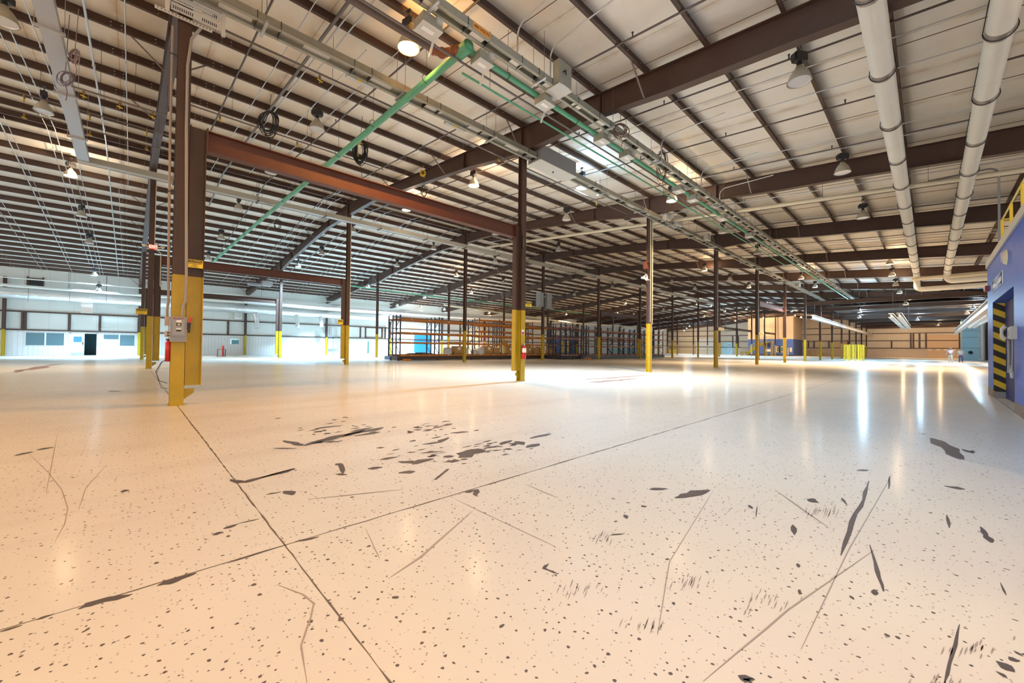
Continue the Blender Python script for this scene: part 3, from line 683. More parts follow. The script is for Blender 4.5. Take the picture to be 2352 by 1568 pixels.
# sprinkler branch lines with upright heads
for k in range(0, 20):
    x = 2.13+3.055*k; m = M(); m.tube(roofline(x, -.022, -13, 54.5), .024, 8)
    o = tag(m.build('sprinkler_pipe', mat('sprinkler_pipe_dark', (.12, .10, .095), .45, .4)), 'dark sprinkler branch pipe across the roof, %s from the switch box column' % ORD[k], 'pipe', 'sprinkler branch pipes')
    if k < 8:
        for q in range(13):
            y = 1.6+q*3.1+(k % 2)*.7; z = zt(y)-.022
            h = M(); h.tube([(x, y, z), (x, y, z+.11)], .016, 6); h.lathe([(.0, .11), (.03, .115), (.03, .12), (.0, .12)], (x, y, z), 8); h.build('sprinkler_head', BLACKP, o)
for k in range(0, 16):
    x = 6.32+3.03*k; m = M(); m.tube(roofline(x, .03, -13, 55), .009, 5)
    tag(m.build('sag_rod', mat('rod_steel', (.13, .09, .07), .5, .4)), 'thin steel bridging rod between purlins, %s from the switch box column' % ORD[k], 'rod', 'purlin bridging rods')
LEFT = [(-5.75, .016, 34, 54.5), (-5.4, .014, 30, 54.5), (-3.93, .022, 22, 54), (-3.75, .012, 25, 50), (-2.65, .014, 13, 50), (-2.42, .016, 12, 54), (-1.95, .014, 9, 54), (-1.44, .018, 9, 17), (-.93, .026, 9, 54.5), (-.24, .013, 8, 30), (-2.15, .010, 30, 54), (-.6, .010, 30, 52)]
for n, (x, r, a, b) in enumerate(LEFT):
    m = M(); m.tube(roofline(x, -r+.002, a, b), r, 8)
    for q in range(int(a)+2, int(b), 6): m.box(x-r*1.5, x+r*1.5, q-.03, q+.03, zt(q)-.01-2*r, zt(q)+.001)
    tag(m.build('conduit', CONDUIT), 'bluish metal conduit under the left roof, running to the office wall, %s from left' % ORD[n], 'conduit', 'conduits under the left roof')
MID = [(2.81, .014, 8, 26), (3.30, .040, 6, 30), (3.45, .020, 7.6, 22), (3.68, .018, 7.5, 12), (4.25, .016, 10, 24), (4.84, .013, 9, 22), (8.4, .012, 22, 52), (11.25, .012, 20, 50), (8.9, .012, 24, 52), (12.1, .014, 24, 52), (14.0, .012, 24, 52), (6.9, .012, 25, 52)]
for n, (x, r, a, b) in enumerate(MID):
    m = M(); m.tube(roofline(x, -r+.002, a, b), r, 8, 0)
    tag(m.build('conduit', CONDUIT if r < .03 else mat('dark_pipe', (.16, .14, .14), .4, .4)), 'conduit under the roof right of the switch box column, %s from left' % ORD[n], 'conduit', 'conduits right of the switch box column')
for n, (x, a, b) in enumerate([(11.85, -1.5, 6.6), (13.2, -2, 4.8), (16.56, -3, 6), (17.5, -3, 7)]):
    m = M(); m.tube(roofline(x, -.04, a, b), .016, 8)
    tag(m.build('conduit', CONDUIT), 'metal conduit under the upper right roof, beyond the nearest roof beam, %s from it' % ORD[n], 'conduit', 'conduits under the upper right roof')
def rods(parent, x, y0, z0, w):
    m = M()
    for yy in (y0-w, y0+w): m.tube([(x, yy, z0), (x, yy, zt(yy)+.02)], .006, 5)
    m.build('hanger_rod', mat('rod_grey', (.22, .21, .20), .4, .5), parent)
    m = M(); m.box(x-.025, x+.025, y0-w-.05, y0+w+.05, z0-.045, z0); m.build('trapeze_strut', GALV, parent)
# near busway with its hangers
B1 = empty('busway', (40, 9.35, 7.6), 'long grey busway running close along the front column row, left of the two', 'busway')
m = M(); xa, xb = -4, 73
m.box(xa, xb, 9.20, 9.23, 7.60, 7.79); m.box(xa, xb, 9.47, 9.50, 7.60, 7.79); m.box(xa, xb, 9.23, 9.47, 7.68, 7.72); m.box(xa, xb, 9.16, 9.24, 7.595, 7.61); m.box(xa, xb, 9.46, 9.54, 7.595, 7.61)
x = xa+.3; k = 0
while x < 45:
    m.box(x, x+.012, 9.19, 9.51, 7.59, 7.80, 1); k += 1; x += 1.52 if k % 2 else .42
x = xa+.6
while x < 45: m.box(x, x+.55, 9.24, 9.46, 7.655, 7.67, 2); x += 1.5
m.build('housing', [GREYB, BLACKP, GREYL], B1)
for k in range(24): rods(B1, -1.2+k*3.05, 9.35, 7.595, .22)
p = atY(1228, 365, 9.16)
B = M(); B.box(9.9, 11.85, 9.05, 9.62, 7.52, 8.06); B.box(9.88, 11.88, 9.02, 9.65, 7.50, 7.52, 1)
o = tag(B.build('tap_box', [GREYD, GREYL]), 'big grey tap box on the busway just right of the extinguisher column', 'electrical box')
q = M(); q.tube([(10.9, 9.35, 7.5), (10.9, 9.35, 7.46)], .03, 8); q.build('cover_screw', BLACKP, o)
for n, (px, py, big) in enumerate([(1529, 505, 0), (1556, 517, 1), (1622, 560, 0), (1833, 668, 0)]):
    P = atY(px, py, 9.12); b = M(); h = .22 if big else .16; b.box(P.x-.28, P.x+.28, 8.95, 9.18, 7.62, 7.62+h*2.2); b.build
    o = tag(b.build('bus_plug', GREYL), 'grey bus plug box on the left busway, %s past the bluish white lamp' % ORD[n], 'electrical box', 'bus plugs of the left busway')
    q = M(); q.tube([(P.x, 9.06, 7.62), (P.x, 9.06, 7.52)], .02, 6); q.build('cable_gland', BLACKP, o)
# fluorescent strips hung below the left busway
for n, (a, b) in enumerate([((795, 172), (857, 204)), ((1022, 280), (1068, 301))]):
    Pa, Pb = atY(*a, 9.6), atY(*b, 9.6); m = M(); m.bar(Pa, (Pb.x, Pb.y, Pa.z), .12, .06)
    o = tag(m.build('strip_light_channel', GALV), 'short grey channel hanging below the left busway, %s' % ['nearer one', 'farther one'][n], 'channel', 'channels under the left busway')
    m = M()
    for q in (.2, .8):
        c = Pa.lerp(V((Pb.x, Pb.y, Pa.z)), q); m.tube([c, (c.x, c.y-.2, 7.62)], .006, 5)
    m.build('hanger_wire', BLACKP, o)
    m = M(); c = Pa.lerp(V((Pb.x, Pb.y, Pa.z)), .45); m.box(c.x-.05, c.x+.05, c.y-.07, c.y-.05, c.z-.05, c.z+.05); m.build('label', YEL2, o)
# second busway, upper right
B2 = empty('busway', (40, 6.3, 7.4), 'long grey busway beside the green pipe, right one of the two', 'busway')
m = M(); xa, xb = -6, 75
m.box(xa, xb, 6.20, 6.23, 7.41, 7.59); m.box(xa, xb, 6.38, 6.41, 7.41, 7.59); m.box(xa, xb, 6.23, 6.38, 7.50, 7.53); m.box(xa, xb, 6.17, 6.24, 7.40, 7.415); m.box(xa, xb, 6.37, 6.44, 7.40, 7.415)
x = 2.2; k = 0
while x < 50: m.box(x, x+.012, 6.19, 6.42, 7.395, 7.60, 1); k += 1; x += .95 if k % 2 else .55
x = 2.6
while x < 50: m.box(x, x+.32, 6.23, 6.38, 7.425, 7.435, 2); x += 1.1
m.build('housing', [GREYB, BLACKP, WHITEP], B2)
for k in range(26): rods(B2, 1.0+k*2.9, 6.30, 7.395, .17)
vr = atY(1106, 75, 6.2); m = M(); m.box(vr.x-.22, vr.x+.22, 6.186, 6.199, 7.43, 7.57); lb = m.build('voltage_label', mat('label_orange', (.75, .32, .06), .5), B2)
text('480 VOLTS', 'voltage_lettering', .085, SIGNB, B2, (vr.x, 6.184, 7.5), (1, 0, 0), (0, 0, 1))
m = M(); yy = atY(1037, 34, 6.3); m.box(yy.x-.1, yy.x+.05, 6.27, 6.34, 7.49, 7.499); m.build('warning_sticker', YEL2, B2)
m = M(); m.box(yy.x+.08, yy.x+.26, 6.27, 6.34, 7.49, 7.499); m.build('maker_sticker', SIGNW, B2)
PL = [(985, 42, .42), (1108, 121, .36), (1252, 215, .38), (1383, 312, .36), (1440, 352, .36), (1560, 430, .4), (1592, 452, .36), (1660, 495, .5), (1722, 535, .4)]
for n, (px, py, l) in enumerate(PL):
    P = atY(px, py, 6.62); x = P.x
    b = M(); b.box(x-l/2, x+l/2, 6.46, 6.80, 7.20, 7.40); b.box(x-l/2-.01, x+l/2+.01, 6.45, 6.81, 7.19, 7.20, 1)
    o = tag(b.build('bus_plug', [GREYB, GREYL]), 'grey bus plug box with label beside the green pipe, %s from the near end' % ORD[n], 'electrical box', 'bus plugs of the right busway')
    q = M(); q.box(x-l*.35, x+l*.25, 6.57, 6.66, 7.186, 7.19); q.build('label_strip', SIGNW, o)
    q = M(); q.box(x+l*.15, x+l*.45, 6.41, 6.46, 7.30, 7.40); q.build('clamp', GREYL, o)
    if n in (0, 1, 2):
        q = M(); q.bar((x+l/2, 6.80, 7.20), (x+l/2+.02, 6.95, 6.98), .04, .03); q.build('switch_lever', GREYL, o)
b = M(); P = atY(1291, 190, 6.1); b.box(P.x-.24, P.x+.24, 6.0, 6.18, 7.42, 7.98); b.box(P.x-.24, P.x+.24, 5.98, 6.42, 7.37, 7.40, 1)
o = tag(b.build('tap_box', [GREYB, GREYL]), 'upright grey tap box on the right busway before the nearest roof beam', 'electrical box')
b = M(); b.tube([(P.x-.1, 5.98, 7.7), (P.x-.1, 5.9, 7.7), (P.x-.1, 5.9, 7.6)], .02, 6); b.build('switch_lever', BLACKP, o)
b = M(); b.box(P.x-.15, P.x+.15, 5.975, 5.98, 7.375, 7.395); b.build('label_strip', SIGNW, o)
for n, (x, top, dx) in enumerate([(6.0, 8.15, .5), (7.1, 8.25, -.9), (12.8, 8.2, 1.2), (16.2, 8.2, 1.1), (18.2, 8.0, 1.0)]):     # goose-neck conduits rising off the busway
    m = M(); m.tube([(x, 6.2, 7.6), (x, 6.2, top-.2)]+arc((x-.0, 5.95, top-.2), .25, 0, PI/2, 6, (0, 1, 0), (0, 0, 1))+[(x-.1, 4.2, top+.02)], .018, 8)
    tag(m.build('gooseneck_conduit', CONDUIT), 'conduit bending off the right busway toward the roof, %s from the near end' % ORD[n], 'conduit', 'gooseneck conduits')
# green compressed-air mains
m = M(); yg, zg = 6.72, 7.42; m.tube([(4.95, yg, zg), (70, yg, zg)], .062, 14)
G1 = tag(m.build('green_pipe', GREEN), 'thick green pipe running beside the right busway under the roof', 'pipe')
for k in range(16):
    x = 6.2+k*2.6; h = M(); h.tube([(x, yg+.075*math.cos(a), zg+.075*math.sin(a)) for a in [PI*2*i/12 for i in range(12)]], .008, 5, closed=True); h.tube([(x, yg, zg+.07), (x, yg, zt(yg))], .005, 5); h.build('clevis_hanger', BLACKP, G1)
for x in (5.5, 7.5): h = M(); h.tube([(x-.08, yg, zg), (x+.08, yg, zg)], .082, 14); h.tube([(x-.02, yg, zg), (x+.02, yg, zg)], .105, 14); h.build('pipe_coupling', GREEN, G1)
m = M(); m.tube([(4.98, 6.55, 7.42), (4.98, 12, 7.52), (4.85, 25, 7.75), (4.7, 42.4, 7.85)], .085, 14)
G2 = tag(m.build('green_pipe', GREEN), 'thick green pipe slanting down left across the roof bay toward the office wall', 'pipe')
for y in (8.2, 11.0, 13.6, 16.4, 20, 24, 28, 32, 36, 40):
    z = 7.44+(y-6.5)*.0185 if y < 12 else 7.52+(y-12)*.016; h = M(); h.tube([(4.95-(y-6.5)*.007+.10*math.cos(a), y, z+.10*math.sin(a)) for a in [PI*2*i/12 for i in range(12)]], .008, 5, closed=True)
    h.tube([(4.95-(y-6.5)*.007, y, z+.1), (4.95-(y-6.5)*.007, y, zt(y))], .005, 5); h.build('clevis_hanger', BLACKP, G2)
h = M(); h.tube([(4.98, 6.60, 7.42), (4.98, 6.95, 7.425)], .13, 14); h.build('pipe_tee', GREEN, G2)
m = M(); m.tube([(4.6, 42.5, 7.72), (26, 42.5, 7.45), (60, 42.5, 7.45)], .075, 12)
tag(m.build('green_pipe', GREEN), 'far green pipe running along the roof before the office wall', 'pipe')
m = M(); m.tube([(5.2, 7.12, 7.20), (34, 7.12, 7.26)], .026, 10); G4 = tag(m.build('green_pipe', GREEN), 'slim green pipe parallel to and below the thick green pipe', 'pipe')
for k in range(7): h = M(); x = 6+k*3.; h.tube([(x, 7.12, 7.23), (x, 7.12, zt(7.12))], .005, 5); h.build('hanger_rod', BLACKP, G4)
# dark iron main coming in from the near side, with rusty couplings
a, b = atY(790, -2, 7.6), atY(1008, 125, 7.0); m = M(); m.tube([(1.2, 7.35, 7.55), (3.0, 7.35, 7.52), (4.55, 7.3, 7.48)], .066, 14)
I1 = tag(m.build('iron_pipe', mat('iron_pipe_brown', (.13, .10, .09), .45, .4)), 'thick dark iron pipe ending in rusty couplings above the amber lamp', 'pipe')
h = M(); h.tube([(4.5, 7.3, 7.48), (4.72, 7.24, 7.46), (4.85, 7.0, 7.44)], .088, 12); h.tube([(4.84, 7.05, 7.44), (4.92, 6.85, 7.43), (5.0, 6.72, 7.42)], .095, 12)
for c in ((4.55, 7.29, 7.48), (4.73, 7.22, 7.46), (4.86, 6.98, 7.44), (4.98, 6.74, 7.43)): h.ball(c, .11)
h.build('grooved_coupling', RUST, I1)
for n, (y, z, xa, xb, r) in enumerate([(6.62, 7.60, -2, 60, .022), (6.95, 7.28, 2.5, 30, .024)]):
    m = M(); m.tube([(xa, y, z), (xb, y, z)], r, 8); tag(m.build('air_line', mat('dark_pipe', (.16, .14, .14), .4, .4)), 'dark slim air line beside the thick green pipe, %s' % ['upper one', 'lower one'][n], 'pipe', 'air lines by the green pipe')
# long dark air lines crossing the left half
for n, (pa, pb, Yl, e) in enumerate([((510, 55), (1440, 497), 10.15, 0), ((436, 242), (880, 388), 14.6, 0), ((163, 200), (383, 263), 15.2, 0), ((0, 201), (390, 311), 18.5, 0), ((0, 258), (390, 336), 21.0, 0)]):
    A = atY(*pa, Yl); Bq = atY(*pb, Yl); zz = (A.z+Bq.z)/2; m = M(); m.tube([(A.x, Yl, zz), (Bq.x, Yl, zz)], .024, 8)
    o = tag(m.build('air_line', mat('dark_pipe', (.16, .14, .14), .4, .4)), ['dark air line with elbow crossing from the switch box column past the extinguisher column', 'dark air line crossing behind the red portal beam', 'short dark air line left of the switch box column, ending at a cable coil', 'long dark air line left of the switch box column, upper of two', 'long dark air line left of the switch box column, lower of two'][n], 'pipe')
    L = Bq.x-A.x
    for q in range(3):
        x = A.x+L*(.12+.36*q); h = M(); h.tube([(x, Yl, zz), (x, Yl, zz-.22)], .02, 6); h.lathe([(.03, -.10), (.03, -.05)], (x, Yl, zz), 8); h.bar((x-.06, Yl-.02, zz-.16), (x+.06, Yl-.02, zz-.19), .012, .02, 1)
        h.build('drop_valve', [mat('brass', (.30, .20, .07), .4, .6), YEL2], o)
        h = M(); h.tube([(x+.3, Yl, zz), (x+.3, Yl, zt(Yl))], .005, 5); h.build('hanger_rod', BLACKP, o)
# grey wireway: one leg along the left aisle, one leg across the hall
m = M(); m.box(-1.56, -1.24, 8, 21.89, 7.98, 8.16); W1 = tag(m.build('wireway', mat('wireway_blue_grey', (.42, .44, .50), .4, .3)), 'wide pale grey wireway overhead at the upper left, running away from camera', 'wireway')
for y in (10, 13.2, 16.4, 19.6): h = M(); h.box(-1.64, -1.16, y-.03, y+.03, 7.93, 7.98); h.tube([(-1.62, y, 7.95), (-1.62, y, zt(y))], .006, 5); h.tube([(-1.18, y, 7.95), (-1.18, y, zt(y))], .006, 5); h.build('hanger', GALV, W1)
m = M(); m.box(-1.56, 62, 21.9, 22.2, 7.96, 8.18); W2 = tag(m.build('wireway', mat('wireway_grey', (.40, .39, .34), .45, .2)), 'long grey wireway crossing the hall behind the first red portal beam', 'wireway')
for k in range(20): x = 1.2+k*3.05; h = M(); h.box(x-.03, x+.03, 21.8, 22.3, 7.92, 7.96); h.tube([(x, 21.82, 7.94), (x, 21.82, zt(22))], .006, 5); h.tube([(x, 22.28, 7.94), (x, 22.28, zt(22))], .006, 5); h.build('hanger', BLACKP, W2)
# cream water pipe across the roof
m = M(); m.tube([(20.4, y, zt(y)-.83) for y in (-13, 0, 10, 20, 24.5)], .085, 12); o = tag(m.build('cream_pipe', CREAM), 'cream insulated pipe crossing under the roof beams from right to middle', 'pipe')
for k in range(10): y = -6+k*3.; h = M(); h.tube([(20.4, y, zt(y)-.75), (20.4, y, zt(y))], .006, 5); h.build('hanger_rod', BLACKP, o)
for n, x in enumerate((19.9, 20.9, 30.5, 31.2)):
    m = M(); m.tube([(x, y, zt(y)-.6) for y in (-13, 0, 24)], .02, 8); tag(m.build('conduit', CONDUIT), 'conduit crossing under the roof near the cream pipe, %s' % ['left of it', 'right of it', 'left of a farther pair', 'right of a farther pair'][n], 'conduit')
# white jacketed pipes at the right
def bigpipe(y, xa, xe, drop, label, arm):
    pts = [(xa, y, 7.1), (xe-.25, y, 7.1)]+arc((xe-.25, y, 7.1-.25), .25, PI/2, 0, 5, (1, 0, 0), (0, 0, 1))[1:]+[(xe, y, drop+.3)]+arc((xe, y-.3, drop+.3), .3, 0, -PI/2, 5, (0, 1, 0), (0, 0, 1))[1:]+[(xe, arm, drop)]
    m = M(); m.tube(pts, .19, 20); o = tag(m.build('jacketed_pipe', WHITEP), label, 'pipe')
    x = xa+1.7; k = 0
    while x < xe-1:
        b = M(); b.tube([(x-.12, y, 7.1), (x+.12, y, 7.1)], .194, 20); b.build('saddle_band', mat('band_grey', (.42, .38, .36), .35, .6), o)
        h = M(); h.tube([(x, y+.215*math.cos(a), 7.1+.215*math.sin(a)) for a in [PI+PI*i/12 for i in range(13)]], .012, 6); h.tube([(x, y+.215, 7.1), (x, y+.1, zt(y)+.02)], .008, 5); h.tube([(x, y-.215, 7.1), (x, y-.1, zt(y)+.02)], .008, 5)
        h.build('clevis_hanger', BLACKP, o); x += 2.75
        k += 1
    return o
XPL = atY(2112, 660, .66).x; XPR = atY(2173, 645, -.93).x
bigpipe(.66, 1.5, 44.5, 6.05, 'thick white jacketed pipe under the roof, left of the two, elbow at far end', -12)
bigpipe(-.93, 1.5, 43.0, 6.35, 'thick white jacketed pipe under the roof, right of the two, above the blue room', -12)
m = M(); m.tube([(43.4, .9, 6.75), (43.4, -12, 6.85)], .13, 14); tag(m.build('jacketed_pipe', CREAM), 'cream cross pipe joining the far ends of the two white pipes, upper', 'pipe')
m = M(); m.tube([(42.9, -.9, 6.62), (42.9, -12, 6.7)], .12, 14); o = tag(m.build('jacketed_pipe', CREAM), 'cream cross pipe leaving the right white pipe with a sleeve', 'pipe'); m = M(); m.tube([(42.9, -4.2, 6.64), (42.9, -5.9, 6.66)], .17, 14); m.build('sleeve', CREAM, o)
# loose cable coils hung from the roof
def coil(px, py, Yc, rw, rh, m, label, n=7, tail=.6, Xc=None):
    P = atY(px, py, Yc) if Xc is None else atX(px, py, Xc); t = empty('cable_coil', P, label, 'cable coil', None); ex = V((.72, -.69, 0))
    g = M()
    for k in range(n):
        a = rw*random.uniform(.55, 1.1); b = rh*random.uniform(.7, 1.08); o = V((random.uniform(-.05, .05), random.uniform(-.05, .05), (rh-b)*.9+random.uniform(-.04, .0)))
        ph = random.uniform(-.15, .15); g.tube([P+o+ex*(a*math.cos(q)+ph*.2*math.sin(q))+V((0, 0, b*math.sin(q))) for q in [2*PI*i/22 for i in range(22)]], .012 if rw > .2 else .008, 6, closed=True)
    g.build('loops', m, t)
    g = M(); g.tube([P+V((0, 0, rh)), (P.x+.04, P.y, max(P.z+rh+.05, zt(P.y)+.01))], .008, 6); g.build('hanging_lead', m, t)
    g = M(); g.tube([P-V((0, 0, rh*.9)), P+ex*.06-V((0, 0, rh+tail*.5)), P+ex*.03-V((0, 0, rh+tail))], .009, 6); g.build('cable_tail', m, t)
    return t
coil(618, 285, 14.5, .30, .42, BLACK, 'dark cable coil hanging between the switch box column and the green pipe', 12)
c = coil(828, 348, 13.5, .22, .42, BLACK, 'thick black and yellow cable coil hanging below the green pipe', 22, .8)
g = M(); P = V(c.location); ex = V((.72, -.69, 0))
for k in range(3): g.tube([P+ex*(.15*math.cos(q))+V((0, -.03, .05*k+.28*math.sin(q))) for q in [2*PI*i/18 for i in range(13)]], .011, 6)
g.build('yellow_cord', YEL2, c)
coil(1590, 487, 9.0, .33, .40, WHITE, 'white cable coil hanging below the right busway', 4, .2); coil(150, 178, 14.5, .16, .17, mat('violet_cable', (.16, .12, .16), .5), 'small dark cable coil on the wide wireway at the upper left', 8, .4)
coil(172, 130, 14.0, .10, .17, mat('mauve_cable', (.30, .22, .24), .5), 'tangled thin mauve cable hanging right of the wide wireway', 6, .3); coil(638, 515, 30, .25, .35, BLACK, 'small black cable coil hanging far below the wireway, left', 5, .2)
coil(973, 437, 0, .16, .24, BLACK, 'black cord coil hanging from the nearest roof beam', 6, .1, FX[1]-.02); coil(972, 396, 0, .12, .15, YEL2, 'yellow cord coil tied to the nearest roof beam', 5, .1, FX[1]-.4)
coil(1521, 380, 6.4, .18, .55, mat('brown_cable', (.11, .06, .05), .5), 'brown power cables looped over the right busway', 8, .5); coil(1425, 298, 6.0, .22, .18, mat('brown_cable', (.11, .06, .05), .5), 'brown power cables arching over the right busway near the roof beam', 5, .3)
# ------------------------------------------------------------------ pallet racks, mobile bases and loads
def frame_mesh(x, ya, yb, h, z0=.36):
    m = M()
    for y in (ya, yb): m.box(x-.045, x+.045, y-.04, y+.04, z0, h)
    k = 0; z = z0+.15
    while z < h-.5:
        a, b = (ya, yb) if k % 2 == 0 else (yb, ya); m.bar((x, a, z), (x, b, z+.75), .03, .04); z += .75; k += 1
    for z in (z0+.1, h-.15): m.bar((x, ya, z), (x, yb, z), .03, .04)
    for y in (ya, yb): m.box(x-.075, x+.075, y-.07, y+.07, z0, z0+.02)
    return m
def rack(xs, ya, yb, h, levels, m, label, base, group, z0=.36):
    t = empty('pallet_rack', ((xs[0]+xs[-1])/2, (ya+yb)/2, 0), label, 'pallet rack', group)
    for x in xs: frame_mesh(x, ya, yb, h, z0).build('upright_frame', RBLUE, t)
    for a, b in zip(xs, xs[1:]):
        for z in levels:
            for y in (ya, yb):
                s = -1 if y == ya else 1
                q = M(); q.box(a+.05, b-.05, min(y, y+s*.05), max(y, y+s*.05), z-.07, z+.07)
                for xx in (a+.05, b-.05): q.box(xx-.05, xx+.05, y+s*.05-.006, y+s*.05+.006, z-.10, z+.08)
                for f in (.27, .73): xx = a+(b-a)*f; q.box(xx-.045, xx+.045, y+s*.052-.002, y+s*.052+.002, z-.035, z+.035, 1)
                q.build('shelf_beam', [m, SIGNW], t)
    b = M(); b.box(xs[0]-.3, xs[-1]+.3, ya-.12, yb+.12, .06, z0)
    for x in xs: b.tube([(x-.12, ya-.02, .12), (x-.12, ya+.05, .12)], .12, 10); b.box(x-.05, x+.05, ya-.14, ya-.12, .12, .30)
    b.build('mobile_base', base, t)
    return t
X1 = [15.87, 19.59, 23.31, 26.97, 30.47, 35.4]
rack(X1, 29.75, 30.45, 3.78, (.44, 1.48, 2.29, 3.42), ORANGE, 'orange beamed pallet rack, front run, with dark blue uprights, loaded with boxes', mat('base_dark_brown', (.06, .035, .025), .5), 'pallet racks')
rack(X1, 31.05, 31.75, 3.78, (.44, 1.48, 2.29, 3.42), ORANGE, 'orange beamed pallet rack, run standing behind the loaded front run', BASEB, 'pallet racks')
rack([26.9, 29.8, 32.7, 35.2], 33.2, 34.0, 4.3, (.44, 1.5, 2.3, 2.9, 3.5, 4.1), ORANGE, 'taller orange rack standing behind the boxes near the extinguisher column', BLACKP, 'pallet racks')
rack([37.2, 39.4, 41.6, 43.8], 31.6, 32.4, 3.7, (.44, 1.5, 2.6, 3.5), RBROWN, 'red-brown rack in front of the blue wall with yellow posts', BLACKP, 'pallet racks')
rack([32.9, 33.6, 34.9, 35.9], 26.9, 28.6, 3.9, (.44, 2.2, 3.4), RBROWN, 'dark narrow rack carriage between the orange and red-brown racks', BLACKP, 'pallet racks')
X2 = [36.6+2.62*k for k in range(8)]
rack(X2, 26.3, 27.0, 3.75, (.42, 1.42, 2.5, 3.2), RBROWN, 'red-brown rack run with dark blue base, front run right of centre', BASEB, 'pallet racks')
rack(X2, 27.9, 28.6, 3.75, (.42, 1.42, 2.1, 3.2), RBROWN, 'red-brown rack run hidden behind the front red-brown run', BASEB, 'pallet racks')
rack(X2[3:], 29.6, 30.3, 3.6, (.42, 1.42, 2.4), RBROWN, 'rearmost red-brown rack run, right half, before the light blue wall', BASEB, 'pallet racks')
# loads on the front run
def pallet(x, y, z, w, d, label):
    m = M()
    for k in range(5): xx = x-w/2+w*(k+.5)/5; m.box(xx-w*.075, xx+w*.075, y-d/2, y+d/2, z+.10, z+.125)
    for yy in (y-d/2+.04, y, y+d/2-.04): m.box(x-w/2, x+w/2, yy-.035, yy+.035, z+.02, z+.10)
    m.box(x-w/2, x+w/2, y-d/2, y-d/2+.08, z, z+.02); m.box(x-w/2, x+w/2, y+d/2-.08, y+d/2, z, z+.02)
    return tag(m.build('pallet', WOOD), label, 'pallet', 'pallets on the orange rack')
def carton(x, y, z, w, d, h, label, open_=False, lab=False):
    m = M(); m.box(x-w/2, x+w/2, y-d/2, y+d/2, z, z+h); o = tag(m.build('cardboard_box', CARD), label, 'box', 'cardboard boxes on the orange rack')
    f = M()
    if open_:
        f.bar((x-w/2, y, z+h), (x-w/2-.16, y, z+h+.14), d, .008); f.bar((x+w/2, y, z+h), (x+w/2+.16, y, z+h+.14), d, .008); f.build('flap', CARD, o)
    else: f.box(x-.03, x+.03, y-d/2-.002, y+d/2+.002, z+h-.12, z+h+.002); f.build('packing_tape', mat('tape', (.55, .38, .18), .35), o)
    if lab: f = M(); f.box(x-.15, x+.15, y-d/2-.004, y-d/2, z+h*.45, z+h*.8); f.build('paper_label', SIGNW, o)
    return o
ZB = .51
BX = [(21.82, .95, .62, 0, 1, 'leftmost big carton'), (25.45, .95, .68, 0, 1, 'big carton with paper label right of the plastic wrap'), (26.42, .80, .52, 1, 0, 'open carton left of a black upright'), (28.35, .55, .60, 0, 1, 'carton with label, second right of the black upright'),
      (29.1, .75, .58, 0, 0, 'plain carton just left of the extinguisher column'), (31.2, .7, .55, 0, 1, 'carton just right of the extinguisher'), (32.25, .8, .60, 0, 0, 'second carton right of the extinguisher'), (33.2, .7, .55, 1, 0, 'open carton left of the fourth front yellow column'), (34.9, .9, .55, 0, 0, 'last carton at the right end of the orange rack')]
for n, (x, w, h, op, lb, lab) in enumerate(BX):
    pallet(x, 30.1, ZB, w+.1, .62, 'wooden pallet under the '+lab); carton(x, 30.1, ZB+.125, w, .56, h, lab+' on a pallet', op, lb)
for n, (x, z, w, h, lab) in enumerate([(28.2, 1.27, .5, .24, 'small carton stacked on the labelled carton left of the extinguisher column'), (31.2, 1.20, .42, .26, 'small carton stacked on the carton right of the extinguisher'), (27.7, 1.56, .5, .34, 'small carton on the middle shelf left of the extinguisher column'), (29.6, 1.56, .5, .3, 'small carton on the middle shelf behind the extinguisher column'), (29.75, 3.5, 1.0, .3, 'long orange carton lying on the top shelf')]):
    carton(x, 30.1, z if n > 1 else ZB+.125+(.60 if n == 0 else .55), w, .45, h, lab)
def wrap(x, w, h, label):
    m = M(); n = 14; vs = []; fs = []
    for k, (s, z) in enumerate(((1, 0), (.98, h*.5), (.85, h*.9), (.4, h))):
        for i in range(n): a = 2*PI*i/n; r = random.uniform(.9, 1.1); vs.append((x+w/2*s*r*math.cos(a), 30.1+.3*s*r*math.sin(a), ZB+z))
    for k in range(3):
        for i in range(n): fs.append((k*n+i, k*n+(i+1) % n, (k+1)*n+(i+1) % n, (k+1)*n+i))
    fs.append(tuple(range(3*n, 4*n))); m.add(vs, fs, 0, True)
    tag(m.build('wrapped_load', POLY), label, 'wrapped load', None)
wrap(20.75, .9, .62, 'grey plastic wrapped load left of the leftmost big carton'); wrap(24.6, .9, .7, 'crumpled clear plastic wrapped load left of the labelled carton'); wrap(23.78, .6, .5, 'brownish wrapped bundle right of a yellow column'); wrap(22.75, .6, .62, 'pale sack leaning beside the leftmost big carton')
m = M()
for k in range(4): m.box(16.6+.1*k, 19.4-.15*k, 29.85, 30.35, .52+k*.025, .54+k*.025)
m.bar((17.6, 30.1, .64), (18.4, 30.1, .66), .4, .05)
tag(m.build('black_sheet_stack', BLACKP), 'flat stack of black sheets lying on the lowest left rack shelf', 'sheets')
m = M(); m.box(20.4, 23.15, 29.8, 30.4, 1.55, 1.59); m.box(21, 23.0, 29.9, 30.3, 1.59, 1.63); tag(m.build('board_stack', CARD), 'thin brown boards lying on the second shelf over the leftmost big carton', 'boards')
for n, (x, y) in enumerate([(16.1, 29.35), (36.6, 29.4), (36.2, 25.95)]):
    m = M(); m.prism([(x-.1, y-.3, 0), (x-.1, y+.3, 0), (x-.1, y+.3, .10), (x-.1, y+.1, .16), (x-.1, y-.3, .16)], (.5, 0, 0)); tag(m.build('rail_stop', ORANGE), 'orange stop block on the floor at the rack foot, %s' % ['left end', 'by the fourth front column', 'before the red-brown racks'][n], 'stop block', 'orange rail stops')
